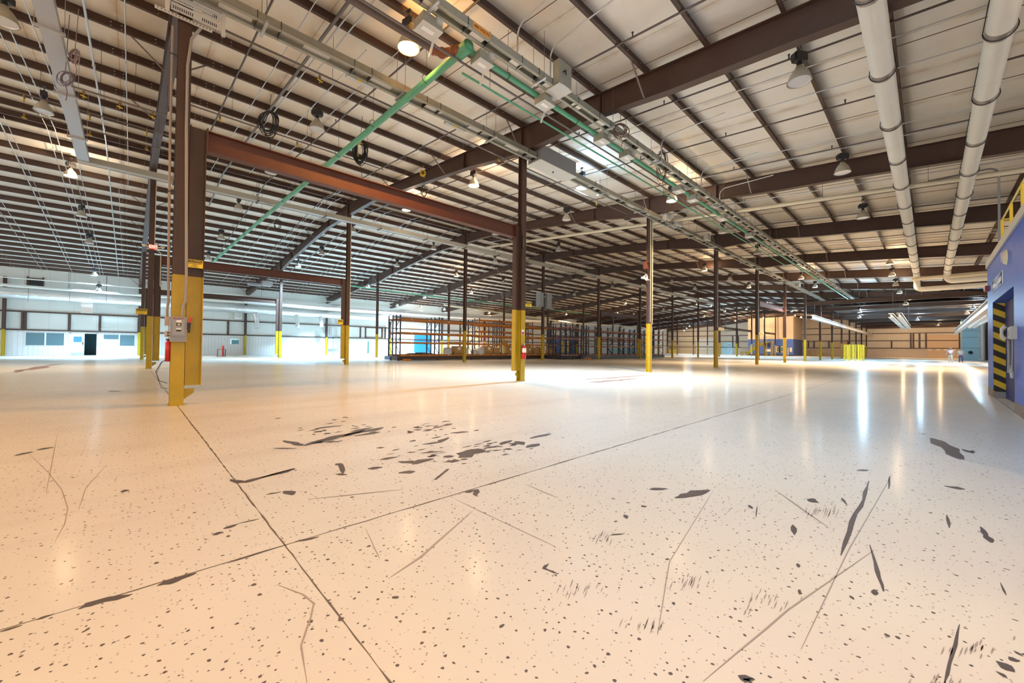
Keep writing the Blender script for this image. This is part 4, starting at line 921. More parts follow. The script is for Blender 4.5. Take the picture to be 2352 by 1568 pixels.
# ------------------------------------------------------------------ things on the office wall
def wbox(name, px, py, qx, qy, dep, m, label=None, cat=None, group=None, parent=None, y=YW, struct_=False, gap=0.0):
    a = atY(px, py, y-dep); b = atY(qx, qy, y-dep); o = M().box(min(a.x, b.x), max(a.x, b.x), y-dep, y-gap, min(a.z, b.z), max(a.z, b.z))
    o = o.build(name, m, parent)
    if label: tag(o, label, cat, group)
    return o
for n, (a, b) in enumerate(((753, 765), (766, 777))):
    o = wbox('electrical_cabinet', a, 777, b, 801, .32, mat('cabinet_blue_grey', (.42, .52, .60), .45), 'pale blue-grey electrical cabinet on legs against the office wall, %s of two' % ['left', 'right'][n], 'electrical cabinet', 'electrical cabinets', gap=.01)
    P = atY(a, 801, YW-.3); Q = atY(b, 801, YW-.3)
    for x in (P.x+.04, Q.x-.04): q = M(); q.box(x-.025, x+.025, YW-.3, YW-.25, 0, P.z+.02); q.build('leg', GALV, o)
    x = (P.x+Q.x)/2; q = M(); z = atY(a, 777, YW-.3).z
    for d in (-.12, .12): q.tube([(x+d, YW-.2, z), (x+d, YW-.2, 5.4)], .035, 8)
    q.build('conduit', GALV, o)
o = wbox('door_8', 843, 781, 878, 814, .05, WHITE); o.parent = None; tag(o, kind='structure')
wbox('door_9', 952, 769, 989, 809.5, .06, panel_mat('blue_ribbed_door', (.02, .20, .44), 0, .3, (.01, .12, .3), .4, .12)); tag(ALL[-1], kind='structure')
wbox('door_10', 1105, 772, 1122, 796, .06, LAV); tag(ALL[-1], kind='structure')
o = wbox('door_11', 1262, 772, 1322, 813, .12, BLUEW); tag(o, kind='structure')
wbox('door_leaf', 1295, 783, 1299, 810, .14, SIGNW, parent=o); wbox('yellow_post', 1287, 783, 1293, 810, .2, YEL2, parent=o); wbox('yellow_post', 1303, 783, 1306, 810, .2, YEL2, parent=o)
wbox('wall_panel', 1400, 795, 1475, 813, .1, LBLUE); tag(ALL[-1], 'light blue wall section behind the red-brown racks', 'wall panel')
wbox('green_strip_window', 844.5, 783, 847, 811, .07, mat('green_glass', (.03, .16, .13), .2)); tag(ALL[-1], 'narrow dark green window strip beside the white double door', 'window strip')
wbox('notice', 532, 780, 548, 791, .02, TEAL); tag(ALL[-1], 'teal notice panel on the white wall right of the red stand', 'notice')
fr = M(); 
for a in ((839, 752, 841, 776), (877, 752, 879, 776), (839, 752, 879, 754.5), (839, 774, 879, 776.5)):
    P = atY(a[0], a[1], YW-.12); Q = atY(a[2], a[3], YW-.12); fr.box(min(P.x, Q.x), max(P.x, Q.x), YW-.16, YW, min(P.z, Q.z), max(P.z, Q.z))
struct('trim_6', fr, BROWN)
# insulated ducts and mains in front of the office wall
def run(name, pts, Yd, r, m, label, cat, n=14, flat=1.0):
    P = [atY(x, y, Yd) for x, y in pts]; g = M(); g.tube(P, r, n, 0); return tag(g.build(name, m), label, cat)
D = run('duct', [(-60, 667), (60, 675), (300, 690), (450, 702), (600, 712), (750, 722), (900, 731)], 54.0, .48, FOIL, 'fat foil-wrapped duct along the office wall, lower one', 'duct')
for px in (65, 160, 244): P = atY(px, 681, 53.5); q = M(); q.tube([(P.x, 53.45, P.z-.45), (P.x, 53.45, 7.5)], .01, 5); q.build('hanger_rod', BLACKP, D)
q = wbox('duct_drop', 186, 692, 213, 719, .5, FOIL, parent=D, y=54.5)
for px in (587, 680, 735, 640): P = atY(px, 724, 53.9); q = M(); q.tube([(P.x, 53.9, P.z+.2), (P.x+.1, 53.7, P.z-.7), (P.x+.1, 53.5, P.z-1.5)], [.28, .24, .22], 10); q.build('duct_outlet', FOIL, D)
run('duct', [(560, 688), (650, 696), (750, 705), (850, 712), (1000, 722), (1130, 730), (1240, 736)], 50.5, .42, FOIL, 'foil-wrapped duct along the office wall, upper one at centre', 'duct')
for px in (600, 750, 900): P = atY(px, 700, 50.5); q = M(); q.tube([(P.x, 50.5, 5.9), (P.x, 50.5, zt(50.5)+.01)], .012, 5); q.build('hanger_rod', BLACKP, ALL[-1] if ALL[-1].name.startswith('duct') else ALL[-1].parent)
SM = run('sprinkler_main', [(-40, 650), (90, 660), (240, 672), (500, 690), (900, 716)], 52.0, .12, WHITEP, 'white sprinkler main above the foil duct at the left', 'pipe')
for px in (65, 157, 245): P = atY(px, 670, 52.0); q = M(); q.tube([(P.x, 52, P.z), (P.x, 52, zt(52)+.01)], .012, 5); q.build('hanger_rod', BLACKP, SM)
run('conduit', [(-40, 632), (330, 662), (640, 684), (900, 702)], 51.0, .05, WHITEP, 'thin white line above the sprinkler main along the office wall', 'conduit')
run('cream_pipe', [(1020, 700), (1180, 722), (1310, 741), (1480, 752)], 47.0, .13, CREAM, 'cream pipe above the orange racks under the far roof', 'pipe')
q = M(); P = atY(66, 658, YW); Q = atY(97, 640, YW); q.box(P.x, Q.x, YW-.06, YW-.01, P.z, Q.z); o = tag(q.build('vent_opening', BLACK), 'black square vent opening high on the office wall', 'vent')
q = M(); q.box(P.x-.12, P.x, YW-.1, YW-.01, P.z-.1, Q.z+.1); q.box(Q.x, Q.x+.12, YW-.1, YW-.01, P.z-.1, Q.z+.1); q.build('vent_frame', BROWN, o)
o = wbox('unit_heater', 540, 716, 556, 733, .9, WHITE, 'white unit heater hung high on the office wall', 'heater'); q = M(); P = atY(548, 724, YW-.95); q.box(P.x-.25, P.x+.25, YW-.93, YW-.9, P.z-.25, P.z+.25); q.build('louver', GREYL, o)
o = wbox('unit_heater', 604, 644, 626, 657, .9, GALV, 'pale metal air unit under the roof near the portal beam', 'air unit', y=47.0); q = M(); P = atY(572, 648, 46.1); Q = atY(604, 656, 46.1); q.box(P.x, Q.x, 46.2, 46.9, Q.z, P.z); q.build('duct_neck', GREYD, o)
# black tube stand with extinguisher in front of the white wall
P = atZ(500, 819); Q = atZ(519, 819); t = empty('extinguisher_stand', ((P.x+Q.x)/2, P.y, 0), 'black tube stand holding a red cylinder before the white wall', 'stand')
m = M(); y = P.y
for x in (P.x, Q.x): m.tube([(x, y, 0), (x, y, .72), (x, y+.4, .72), (x, y+.4, 0)], .02, 6)
m.tube([(P.x, y, .72), (Q.x, y, .72)], .02, 6); m.tube([(P.x, y, .03), (Q.x, y, .03)], .02, 6); m.build('frame', BLACKP, t)
m = M(); x = P.x*.3+Q.x*.7; m.lathe([(.0, .05), (.08, .05), (.08, .95), (.05, 1.05), (.03, 1.1), (0, 1.1)], (x, y+.2, 0), 12); m.build('cylinder', REDE, t)
# ------------------------------------------------------------------ blue block room at the right
YB = -1.12; XC = 17.15; XD0, XD1 = 12.2, 15.88; ZD = 2.42
m = M()
def bx(a, b, c, d, e, f): m.box(a, b, c, d, e, f)
for a, b, z0, z1 in ((XD1, XC, .22, 3.46), (XD0, XD1, ZD, 3.46), (5.5, XD0, .22, 3.46)): m.box(a, b, YB-.5, YB, z0, z1, 0)
for a, b in ((XD1, XC), (5.5, XD0)): m.box(a, b, YB-.5, YB+.004, 0, .22, 2)
m.box(XC-.5, XC, -9, YB-.5, 0, 3.46, 0)
m.box(5.5, XC+.03, YB-.55, YB+.03, 3.46, 3.64, 1); m.box(XC-.5, XC+.03, -9, YB-.55, 3.46, 3.64, 1)
o = struct('wall_room', m, [BLOCK, mat('coping_cream', (.62, .56, .46), .5), mat('worn_plinth', (.26, .20, .18), .6, noise=.5, nscale=5)])
m = M(); m.box(XD1-.012, XD1, YB-.20, YB-.005, .16, ZD-.02, 0); m.box(XD1-.03, XD1, YB-.20, YB-.005, .0, .16, 1); m.build('hazard_jamb', [HAZ, GREYD], o)
m = M(); m.box(XD0, XD1, YB-.5, YB-.4, ZD-.01, ZD, 0); m.box(XD0, XD1+.0, YB-.02, YB+.01, -.0, .012, 1); m.build('door_lintel', [BLUEW, GREYD], o)
m = M(); m.box(XD0+.01, XD1-.012, YB-.24, YB-.20, .02, ZD-.02); m.build('door_leaf', DKBLUE, o)
m = M(); m.box(5.5, XC-.5, -3.2, -3.1, 0, 3.4); m.box(XD1-.0, XD1+.1, -3.1, YB-.5, 0, 3.4); m.box(5.5, XC-.5, -3.2, YB-.5, 2.9, 3.0); struct('wall_room_inner', m, DKBLUE)
m = M()
# yellow pipe rail round the roof of the room
R = empty('guard_rail', (XC-2, YB-.2, 3.64), 'yellow pipe guard rail on top of the blue room', 'railing')
for n, x in enumerate((16.9, 15.2, 13.5, 11.8, 10.1)):
    m = M(); m.tube([(x, YB-.25, 3.62), (x, YB-.25, 4.72)], .028, 8); m.box(x-.06, x+.06, YB-.31, YB-.19, 3.62, 3.64); m.build('rail_post', YEL2, R)
for z in (4.72, 4.2): m = M(); m.tube([(6, YB-.25, z), (16.9, YB-.25, z), (16.9, -8, z)], .026, 8); m.build('rail_bar', YEL2, R)
m = M(); P = atY(2293, 290, -1.6); m.tube([(P.x, -1.6, 3.63), (P.x, -1.6, 7.0)]+arc((P.x, -1.35, 7.0), .25, PI, PI/2, 5, (0, 1, 0), (0, 0, 1))[1:]+[(P.x, .0, 7.25)], .03, 8)
tag(m.build('conduit', GREYD), 'tall grey conduit rising from the blue room beside the yellow rail', 'conduit')
# sign, strobe, light, phone
def plate(px0, py0, px1, py1, y, mats, name, label, cat, t=.012):
    a = atY(px0, py0, y); b = atY(px1, py1, y); m = M(); m.box(min(a.x, b.x), max(a.x, b.x), y-t, y, min(a.z, b.z), max(a.z, b.z)); o = tag(m.build(name, mats), label, cat); o['_c'] = ((a.x+b.x)/2, (a.z+b.z)/2, abs(a.x-b.x), abs(a.z-b.z)); return o
# the sign hangs on the wall facing the hall
sx, sz, sw, sh = 14.77, 2.78, 1.62, .46
a, b = atY(2279, 660, YB), atY(2305, 660, YB); sx = (a.x+b.x)/2; sw = abs(a.x-b.x)*.96; sz = (atY(2279, 648, YB).z+atY(2279, 674, YB).z)/2; sh = abs(atY(2279, 648, YB).z-atY(2279, 674, YB).z)
m = M(); m.box(sx-sw/2, sx+sw/2, YB, YB+.012, sz-sh/2, sz+sh/2); S = tag(m.build('shelter_sign', SIGNW), 'white and blue tornado shelter sign on the blue wall beside the opening', 'sign')
m = M(); w, h = sw*.46, sh*.46
for q in ((-w, w, h*.35, h), (-w, w, -h, -h*.45), (-w, -w*.84, -h, h), (w*.84, w, -h, h)): m.box(sx+q[0], sx+q[1], YB+.012, YB+.0135, sz+q[2], sz+q[3])
m.build('blue_field', SIGNBL, S)
for body, dz, s in (('TORNADO', .82, .062), ('SHELTER', .52, .062), ('SUPPORT', -.60, .05), ('CENTER', -.85, .05)): text(body, 'sign_lettering', s, SIGNW, S, (sx, YB+.0142, sz+h*dz), (-1, 0, 0), (0, 0, 1), sx=3.0)
m = M(); m.prism([(sx-w*.55, YB+.0125, sz+h*.25), (sx+w*.6, YB+.0125, sz+h*.28), (sx+w*.4, YB+.0125, sz+h*.05), (sx+w*.1, YB+.0125, sz-h*.1), (sx-w*.0, YB+.0125, sz-h*.35), (sx-w*.08, YB+.0125, sz-h*.05), (sx-w*.35, YB+.0125, sz+h*.1)], (0, .001, 0)); m.build('funnel_cloud', GREYD, S)
P = atY(2271, 663, YB); m = M(); m.box(P.x-.16, P.x+.16, YB, YB+.07, P.z-.07, P.z+.07); o = tag(m.build('fire_strobe', mat('strobe_dark_red', (.22, .02, .03), .4)), 'dark red fire alarm strobe at the corner of the blue room', 'fire alarm'); m = M(); m.box(P.x-.05, P.x+.05, YB+.07, YB+.09, P.z-.04, P.z+.04); m.build('strobe_lens', SIGNW, o)
P = atY(2312, 590, YB); m = M(); m.lathe([(0, .07), (.12, .05), (.16, 0)], (0, 0, 0), 14)
m.v = [V((P.x+v.x*1.3, YB+v.z, P.z+v.y)) for v in m.v]; o = tag(m.build('bulkhead_light', CREAM), 'round cream bulkhead light high on the blue wall', 'lamp'); q = M(); q.box(P.x-.03, P.x+.03, YB+.05, YB+.075, P.z-.1, P.z+.1); q.build('guard', GREYL, o)
P = atY(2334, 763, YB); x, z = P.x, P.z
T = empty('wall_telephone', (x, YB, z), 'beige wall telephone with coiled cord on the blue wall by the opening', 'telephone')
m = M(); m.prism([(x-.14, YB, z-.13), (x+.14, YB, z-.13), (x+.14, YB, z+.11), (x-.14, YB, z+.11)], (0, .07, 0)); m.prism([(x-.12, YB+.07, z-.12), (x+.12, YB+.07, z-.12), (x+.10, YB+.07, z+.09), (x-.10, YB+.07, z+.09)], (0, .025, 0)); m.build('body', PHONE, T)
m = M(); hx = x+.10; m.tube([(hx, YB+.12, z-.13), (hx, YB+.16, z-.08), (hx, YB+.165, z), (hx, YB+.16, z+.07), (hx, YB+.12, z+.12)], [.035, .03, .022, .03, .035], 10); m.build('handset', PHONE, T)
m = M(); m.box(x-.08, x+.02, YB+.095, YB+.10, z-.07, z+.03); m.build('keypad', mat('keypad_grey', (.3, .3, .3), .5), T)
m = M(); N = 200; m.tube([(hx-.02-.06*math.sin(PI*i/N)+.014*math.cos(i*.9), YB+.09+.014*math.sin(i*.9), z-.14-.62*i/N) for i in range(N+1)], .005, 5); m.tube([(hx-.03, YB+.09, z-.76), (hx-.16, YB+.06, z-.70), (x-.06, YB+.05, z-.35), (x-.04, YB+.05, z-.13)], .006, 5); m.build('coiled_cord', PHONE, T)
m = M(); m.tube([(hx+.02, YB+.07, z-.62), (hx-.05, YB+.05, z-.75), (hx+.0, YB+.04, z-.85)], .03, 6); m.build('tag', PHONE, T)
# ------------------------------------------------------------------ fittings on the nearest column
cx, cy = FX[0], RY[0]; yf = cy-.105
a = atY(391, 727, yf); b = atY(427, 785, yf); x0, x1, z0, z1 = a.x, b.x, b.z, a.z
S = empty('disconnect_switch', ((x0+x1)/2, yf, z0), 'grey disconnect switch box with red lever on the nearest yellow column', 'switch box')
m = M(); m.box(x0, x1, yf-.10, yf, z0, z1); m.build('enclosure', GREYD, S)
m = M(); m.box(x0+.02, x1-.03, yf-.115, yf-.10, z0+.10, z1-.06); m.box(x0+.035, x1-.045, yf-.125, yf-.115, z0+.12, z1-.08); m.build('door', mat('enclosure_door', (.30, .31, .33), .4, .1), S)
text('480 VOLTS', 'voltage_lettering', .034, mat('red_ink', (.6, .04, .02), .5), S, ((x0+x1)/2, yf-.102, z1-.028), (1, 0, 0), (0, 0, 1))
xm = (x0+x1)/2
for n, (zz, hh, mm) in enumerate(((.36, .035, SIGNW), (.29, .05, SIGNB), (.225, .02, SIGNW), (.19, .03, SIGNB))): m = M(); m.box(xm-.035, xm+.035, yf-.127, yf-.125, z0+zz, z0+zz+hh); m.build('rating_plate', mm, S)
m = M(); m.box(xm-.02, xm+.02, yf-.128, yf-.127, z0+.30, z0+.33); m.build('dial_label', mat('label_yellowish', (.6, .5, .2), .5), S)
m = M(); m.box(x1, x1+.03, yf-.09, yf-.03, z0+.22, z0+.36); m.bar((x1+.03, yf-.07, z0+.17), (x1+.05, yf-.08, z0+.43), .02, .03); m.build('lever', BLACKP, S)
m = M(); m.bar((x1+.045, yf-.078, z0+.36), (x1+.058, yf-.082, z0+.46), .028, .035); m.build('lever_grip', REDE, S)
def cpx(px, py, y): P = atY(px, py, y); return (P.x, y, P.z)
y = yf-.05; m = M(); m.tube([cpx(419, 727, y), cpx(420, 705, y), cpx(426, 690, y), cpx(428, 640, y), cpx(428, 300, y), cpx(431, 150, y), cpx(440, 90, y), cpx(465, 60, y)], .024, 10)
o = tag(m.build('conduit', mat('column_conduit', (.30, .29, .28), .45, .2)), 'grey conduit up the right side of the nearest column to the switch box', 'conduit')
y = yf+.02; m = M(); m.tube([cpx(384, 735, y), cpx(384, 712, y), cpx(387, 690, y), cpx(387, 600, y), cpx(391, 300, y), cpx(397, 60, y)], .020, 10)
o = tag(m.build('conduit', mat('tan_conduit', (.26, .20, .16), .5)), 'tan conduit up the left edge of the nearest column', 'conduit')
for px, py in ((392, 440), (396, 124)): q = M(); P = V(cpx(px, py, y)); q.box(P.x-.04, P.x+.08, y-.02, y+.03, P.z-.012, P.z+.012); q.build('strap', BLACKP, o)
m = M(); P = V(cpx(384, 735, y)); m.box(P.x-.035, P.x+.035, y-.04, y+.04, P.z-.10, P.z+.06); o = tag(m.build('junction_box', mat('box_tan', (.42, .34, .30), .5)), 'tan junction box left of the switch box', 'junction box')
m = M(); m.tube([(P.x+.02, y-.02, P.z-.1), (P.x+.02, y-.02, P.z-.33)], .012, 8); m.build('conduit_stub', GALV, o)
P = V(cpx(386, 767, y)); m = M(); m.box(P.x-.05, P.x+.05, y-.04, y+.03, P.z-.055, P.z+.055); o = tag(m.build('receptacle', mat('receptacle_tan', (.55, .45, .38), .5)), 'tan power receptacle beside the switch box', 'receptacle'); m = M()
for d in (-.025, .025): m.box(P.x-.018, P.x+.018, y-.043, y-.04, P.z+d-.012, P.z+d+.012)
m.build('outlet_face', BLACKP, o)
P = V(cpx(387, 805, cy)); m = M(); m.lathe([(0, -.2), (.05, -.2), (.05, .14), (.02, .19), (0, .19)], (P.x, cy, P.z), 12); o = tag(m.build('fire_extinguisher', REDE), 'red extinguisher half hidden behind the left edge of the nearest column', 'fire extinguisher'); m = M(); m.box(P.x-.04, P.x+.03, cy-.015, cy+.015, P.z+.19, P.z+.22); m.build('valve', BLACKP, o)
m = M(); x, z = P.x-.06, P.z-.28
m.tube([(x+.05, cy, P.z-.15), (x-.04, cy-.02, P.z-.22), (x-.11, cy-.03, P.z-.38), (x-.06, cy-.03, P.z-.55), (x+.05, cy, P.z-.6)], .006, 6); m.tube([(x+.05, cy, P.z-.17), (x-.02, cy, P.z-.2), (x-.1, cy+.02, P.z-.42), (x-.03, cy, P.z-.68), (x+.06, cy, P.z-.7)], .004, 6)
tag(m.build('hanging_cord', BLACK), 'thin black cord looping beside the foot of the nearest column', 'cord')
# slotted strut rack over the nearest column
t = empty('strut_rack', (cx, yf-.2, 7.0), 'grey slotted strut rack across the top of the nearest column', 'strut rack')
ys = yf-.08
def sp(px, py): P = atY(px, py, ys); return V((P.x, ys, P.z))
A, Bq = sp(355, 17), sp(487, 72); zA = (A.z+Bq.z)/2
m = M(); m.box(A.x, Bq.x, ys-.04, ys, zA-.02, zA+.02)
x = A.x+.03
while x < Bq.x-.03: m.box(x, x+.025, ys-.042, ys-.04, zA-.008, zA+.008, 1); x += .05
m.build('strut', [GREYL, BLACKP], t); xa = A.x+.22; xb = A.x+.95
for k in range(3):
    z = zA+.16+k*.17; m = M(); m.box(xa, xb, ys-.02, ys, z-.07, z+.07); x = xa+.03
    while x < xb-.04:
        if abs(x-(xa+xb)/2) > .06: m.box(x, x+.014, ys-.022, ys-.02, z-.045, z+.015, 1)
        x += .03
    m.build('slotted_panel', [GREYL, BLACKP], t)
m = M(); m.box(A.x, Bq.x, ys-.04, ys, zA+.30, zA+.34); m.box(xa-.08, xa-.02, ys-.05, ys, zA-.0, zA+.7); m.box(xb+.02, xb+.08, ys-.05, ys, zA-.0, zA+.7); m.build('upright', GREYL, t)
# signs on columns
def sign(px0, py0, px1, py1, y, rows, label, cat='sign', group=None, back=YEL2):
    a = atY(px0, py0, y); b = atY(px1, py1, y); m = M(); m.box(a.x, b.x, y, y+.01, b.z, a.z); o = tag(m.build('caution_sign', back), label, cat, group)
    w, h = b.x-a.x, a.z-b.z
    for body, fz, s, bar in rows:
        z = b.z+h*fz
        if bar: q = M(); q.box(a.x+w*.05, b.x-w*.05, y-.002, y, z-h*.15, z+h*.15); q.build('header_bar', SIGNB, o)
        text(body, 'sign_lettering', s*h, YEL2 if bar else SIGNB, o, ((a.x+b.x)/2, y-.004, z), (1, 0, 0), (0, 0, 1), sx=bar or .8)
    return o
EARS = [('CAUTION', .80, .30, .95), ('EAR PROTECTION', .52, .20, 0), ('REQUIRED', .32, .12, 0), ('IN THIS AREA', .12, .15, 0)]
sign(428, 594, 466, 617, yf-.02, EARS, 'yellow caution ear protection sign on the portal post of the nearest column')
sign(312, 708, 338, 722, RY[1]-.2, EARS, 'yellow caution sign left of the exit sign column')
sign(776, 733, 788, 745, RY[1]-.2, [('CAUTION', .72, .26, 1.), ('EAR PROTECTION', .4, .16, 0)], 'small yellow caution sign on the middle row column under the portal')
sign(1206, 692, 1221, 705, RY[0]+.2, [('CAUTION', .75, .24, 1.), ('EAR PROTECTION', .45, .16, 0), ('IN THIS AREA', .18, .14, 0)], 'yellow-green caution sign behind the extinguisher column')
for (q, lab) in (((1650, 751, 1663, 760), 'blank yellow sign on the fourth front row column'), ((1743, 763, 1755, 769), 'blank yellow sign on the fifth front row column')):
    o = sign(*q, RY[0]-.14, [], lab)
    a = atY(q[0], q[1], RY[0]); k = M(); k.box(a.x-.12, a.x+.05, RY[0]-.15, RY[0]-.13, a.z-.03, a.z-.0); k.build('sign_arm', YEL, o)
# exit sign with emergency heads
y = RY[1]-.16; a = atY(342, 561, y); b = atY(362, 573, y); E = empty('exit_sign', ((a.x+b.x)/2, y, b.z), 'lit red exit sign with two emergency lamp heads on a column', 'exit sign')
m = M(); m.box(a.x, b.x, y-.05, y, b.z, a.z); m.build('housing', SIGNR, E)
text('EXIT', 'exit_lettering', (a.z-b.z)*.95, mat('exit_letters', (1, .9, .85), .5, emit=(1, .85, .8), es=1.2), E, ((a.x+b.x)/2, y-.052, (a.z+b.z)/2), (1, 0, 0), (0, 0, 1), sx=.8)
for s, x in ((-1, a.x), (1, b.x)): m = M(); m.tube([(x, y-.03, (a.z+b.z)/2), (x+s*.1, y-.06, (a.z+b.z)/2)], .025, 8); m.lathe([(.03, -.05), (.09, .05), (.0, .05)], (x+s*.17, y-.08, (a.z+b.z)/2), 12); m.build('lamp_head', CREAM, E)
m = M(); m.tube([(b.x-.1, y+.03, a.z), (b.x-.1, y+.03, 8.5)], .015, 6); m.tube([(b.x-.05, y+.03, b.z), (b.x+.12, y+.03, b.z-.15), (b.x+.12, y+.03, 3.9), (b.x+.22, y, 3.7)], .02, 6); m.build('feed_conduit', CREAM, E)
m = M(); x = FX[1]-.12
y = RY[1]; m.tube([(FX[1]+.1, y-.13, 2.6), (FX[1]+.1, y-.13, 8.8)], .018, 6); tag(m.build('conduit', CREAM), 'pale conduit up the middle row column above the small caution sign', 'conduit')
# extinguisher column
x, y = FX[1], RY[0]; yf1 = y-.105; P = atY(1203, 806, yf1-.1)
E = empty('fire_extinguisher', (P.x, yf1-.1, P.z-.28), 'red fire extinguisher hung on the second front row column', 'fire extinguisher')
m = M(); m.lathe([(0, -.27), (.075, -.265), (.08, -.24), (.08, .10), (.06, .17), (.03, .20), (0, .20)], (P.x, yf1-.1, P.z), 16); m.build('cylinder', REDE, E)
m = M(); m.lathe([(.0812, -.05), (.0812, .10)], (P.x, yf1-.1, P.z), 16); m.build('instruction_label', SIGNW, E)
m = M(); m.box(P.x-.03, P.x+.03, yf1-.13, yf1-.07, P.z+.20, P.z+.24); m.bar((P.x-.02, yf1-.1, P.z+.245), (P.x+.11, yf1-.12, P.z+.27), .025, .015); m.build('valve_handle', GALV, E)
m = M(); m.tube([(P.x-.03, yf1-.1, P.z+.22), (P.x-.10, yf1-.1, P.z+.16), (P.x-.11, yf1-.1, P.z-.02), (P.x-.09, yf1-.1, P.z-.12)], .012, 7); m.build('hose', BLACK, E)
m = M(); m.box(P.x-.04, P.x+.04, yf1-.03, yf1, P.z-.2, P.z+.2); m.build('bracket', GALV, E)
P = atY(1201, 763, yf1); m = M(); m.box(P.x-.06, P.x+.06, yf1-.004, yf1, P.z-.09, P.z+.09); o = tag(m.build('extinguisher_sign', SIGNW), 'small white and magenta sticker sign above the extinguisher', 'sign'); m = M(); m.box(P.x-.05, P.x+.05, yf1-.006, yf1-.004, P.z-.08, P.z+.02); m.build('magenta_panel', mat('magenta', (.5, .04, .2), .4), o)
P = atY(1201, 557, yf1); m = M(); m.box(P.x-.05, P.x+.05, yf1-.03, yf1, P.z-.22, P.z+.22); o = tag(m.build('slot_bracket', SIGNB), 'dark slotted bracket high on the extinguisher column', 'bracket'); m = M(); m.box(P.x-.02, P.x+.02, yf1-.032, yf1-.03, P.z-.16, P.z+.16); m.build('slot_face', RUST, o)
# third front column: conduits, horn, stub bracket
x, y = FX[2], RY[0]
for n, (dx, z0, z1) in enumerate(((-.115, 2.5, 8.1), (.03, .6, 8.1), (.115, 2.4, 8.1))):
    m = M(); m.tube([(x+dx, y-.125, z0), (x+dx, y-.125, z1)], .013, 6); tag(m.build('conduit', CREAM if n != 1 else GALV), 'pale conduit up the third front column, %s' % ['left edge', 'down the middle with hook', 'right edge'][n], 'conduit')
P = atY(1482, 638, y-.2); m = M(); m.lathe([(0, 0), (.05, .0), (.06, .12), (.16, .26), (.15, .26), (.05, .13)], (0, 0, 0), 14); m.v = [V((P.x-.1+v.x, y-.05-v.z, P.z+v.y)) for v in m.v]; o = tag(m.build('horn_speaker', GREYL), 'grey horn loudspeaker on the third front row column', 'loudspeaker'); m = M(); m.box(P.x-.1, x-.1, y-.08, y-.04, P.z-.03, P.z+.03); m.build('bracket', GALV, o)
m = M(); P = atY(1478, 607, y); m.ibar((x-.1, y, P.z), (x-.42, y, P.z), .30, .15); m.box(x-.44, x-.42, y-.1, y+.1, P.z-.2, P.z+.17); tag(m.build('stub_beam', RED), 'short rust red stub beam on the left of the third front column', 'bracket')
P = atY(1226, 633, RY[1]); m = M(); x = FX[3]
m.box(x-.75, x-.25, RY[1]-.3, RY[1]+.2, 5.0, 6.3); o = tag(m.build('control_cabinet', GREYD), 'grey equipment boxes high on the middle row column right of the extinguisher column', 'electrical box'); m = M(); m.box(x+.2, x+.9, RY[1]-.3, RY[1]+.2, 4.9, 6.3); m.box(x-.25, x+.2, RY[1]-.25, RY[1]-.15, 5.9, 6.0); m.build('second_box', GREYD, o)
# ------------------------------------------------------------------ far end of the hall
# blue and tan building
XB = 110.3
def bxp(px, X=XB): return atX(px, 800, X).y
y1, y0 = bxp(1718), bxp(1822); m = M(); m.box(XB, XE-.2, y0, y1, 0, 3.9, 0)
m.prism([(XB, y0, 3.9), (XB, y1, 3.9), (XB, y1, zt(y1)-.5), (XB, max(y0, RIDGE) if y0 < RIDGE < y1 else y1, min(zt(y1), 9.4)-.3), (XB, y0, zt(y0)-.5)], (XE-.2-XB, 0, 0), 1)
B = tag(m.build('inner_building', [BLUEW, panel_mat('tan_panel', (.66, .52, .38), 1, 1.2, (.45, .35, .25), .5, .02)]), 'blue and tan walled building inside the far end of the hall', 'building')
m = M(); m.box(XB-.05, XB, y0, y1, 0, .25); m.build('plinth', BLACK, B)
for n, (a, b, c, d) in enumerate(((1785, 1790, 797, 807), (1792, 1800, 797, 807))):
    P = atX(a, c, XB); Q = atX(b, d, XB); m = M(); m.box(XB-.08, XB, Q.y-.3, P.y+.3, Q.z-.2, P.z+.2, 1); m.box(XB-.10, XB-.08, Q.y, P.y, Q.z, P.z); m.build('window', [mat('far_window', (.10, .16, .2), .2), CREAM], B)
for a, b, c, d, mm in ((1758, 1770, 787, 797, DKBLUE), (1759, 1770, 802, 807, SIGNW), (1809, 1811, 799, 816, CREAM), (1814, 1819, 798, 808, CREAM)):
    P = atX(a, c, XB); Q = atX(b, d, XB); m = M(); m.box(XB-.06, XB, Q.y, P.y, Q.z, P.z); m.build('wall_plate', mm, B)
# far stairs
S = empty('steel_stairs', (102, 27, 0), 'yellow steel stairs with platform before the blue building', 'stairs'); XS = 102.0
def xp(px, py): P = atX(px, py, XS); return P
A, B_, Cc, D_ = xp(1701, 808), xp(1716, 808), xp(1756, 784), xp(1772, 784)
m = M(); m.box(XS, XS+1.4, B_.y, A.y, A.z-.25, A.z); m.box(XS, XS+1.4, D_.y, Cc.y, Cc.z-.25, Cc.z); m.build('platform', YEL2, S)
m = M()
for xx in (XS, XS+1.3): m.bar((xx, B_.y, A.z-.1), (xx, Cc.y, Cc.z-.1), .08, .35)
for k in range(9): q = (k+.5)/9; m.box(XS, XS+1.3, B_.y+(Cc.y-B_.y)*q-.15, B_.y+(Cc.y-B_.y)*q+.15, A.z+(Cc.z-A.z)*q-.03, A.z+(Cc.z-A.z)*q)
m.build('flight', YEL2, S)
for P_ in ((A.y-.1, A.z), (B_.y+.1, A.z), (Cc.y-.1, Cc.z), (D_.y+.1, Cc.z)):
    for xx in (XS+.06, XS+1.34): m = M(); m.box(xx-.06, xx+.06, P_[0]-.06, P_[0]+.06, 0, P_[1]-.02); m.build('leg', YEL2, S)
m = M()
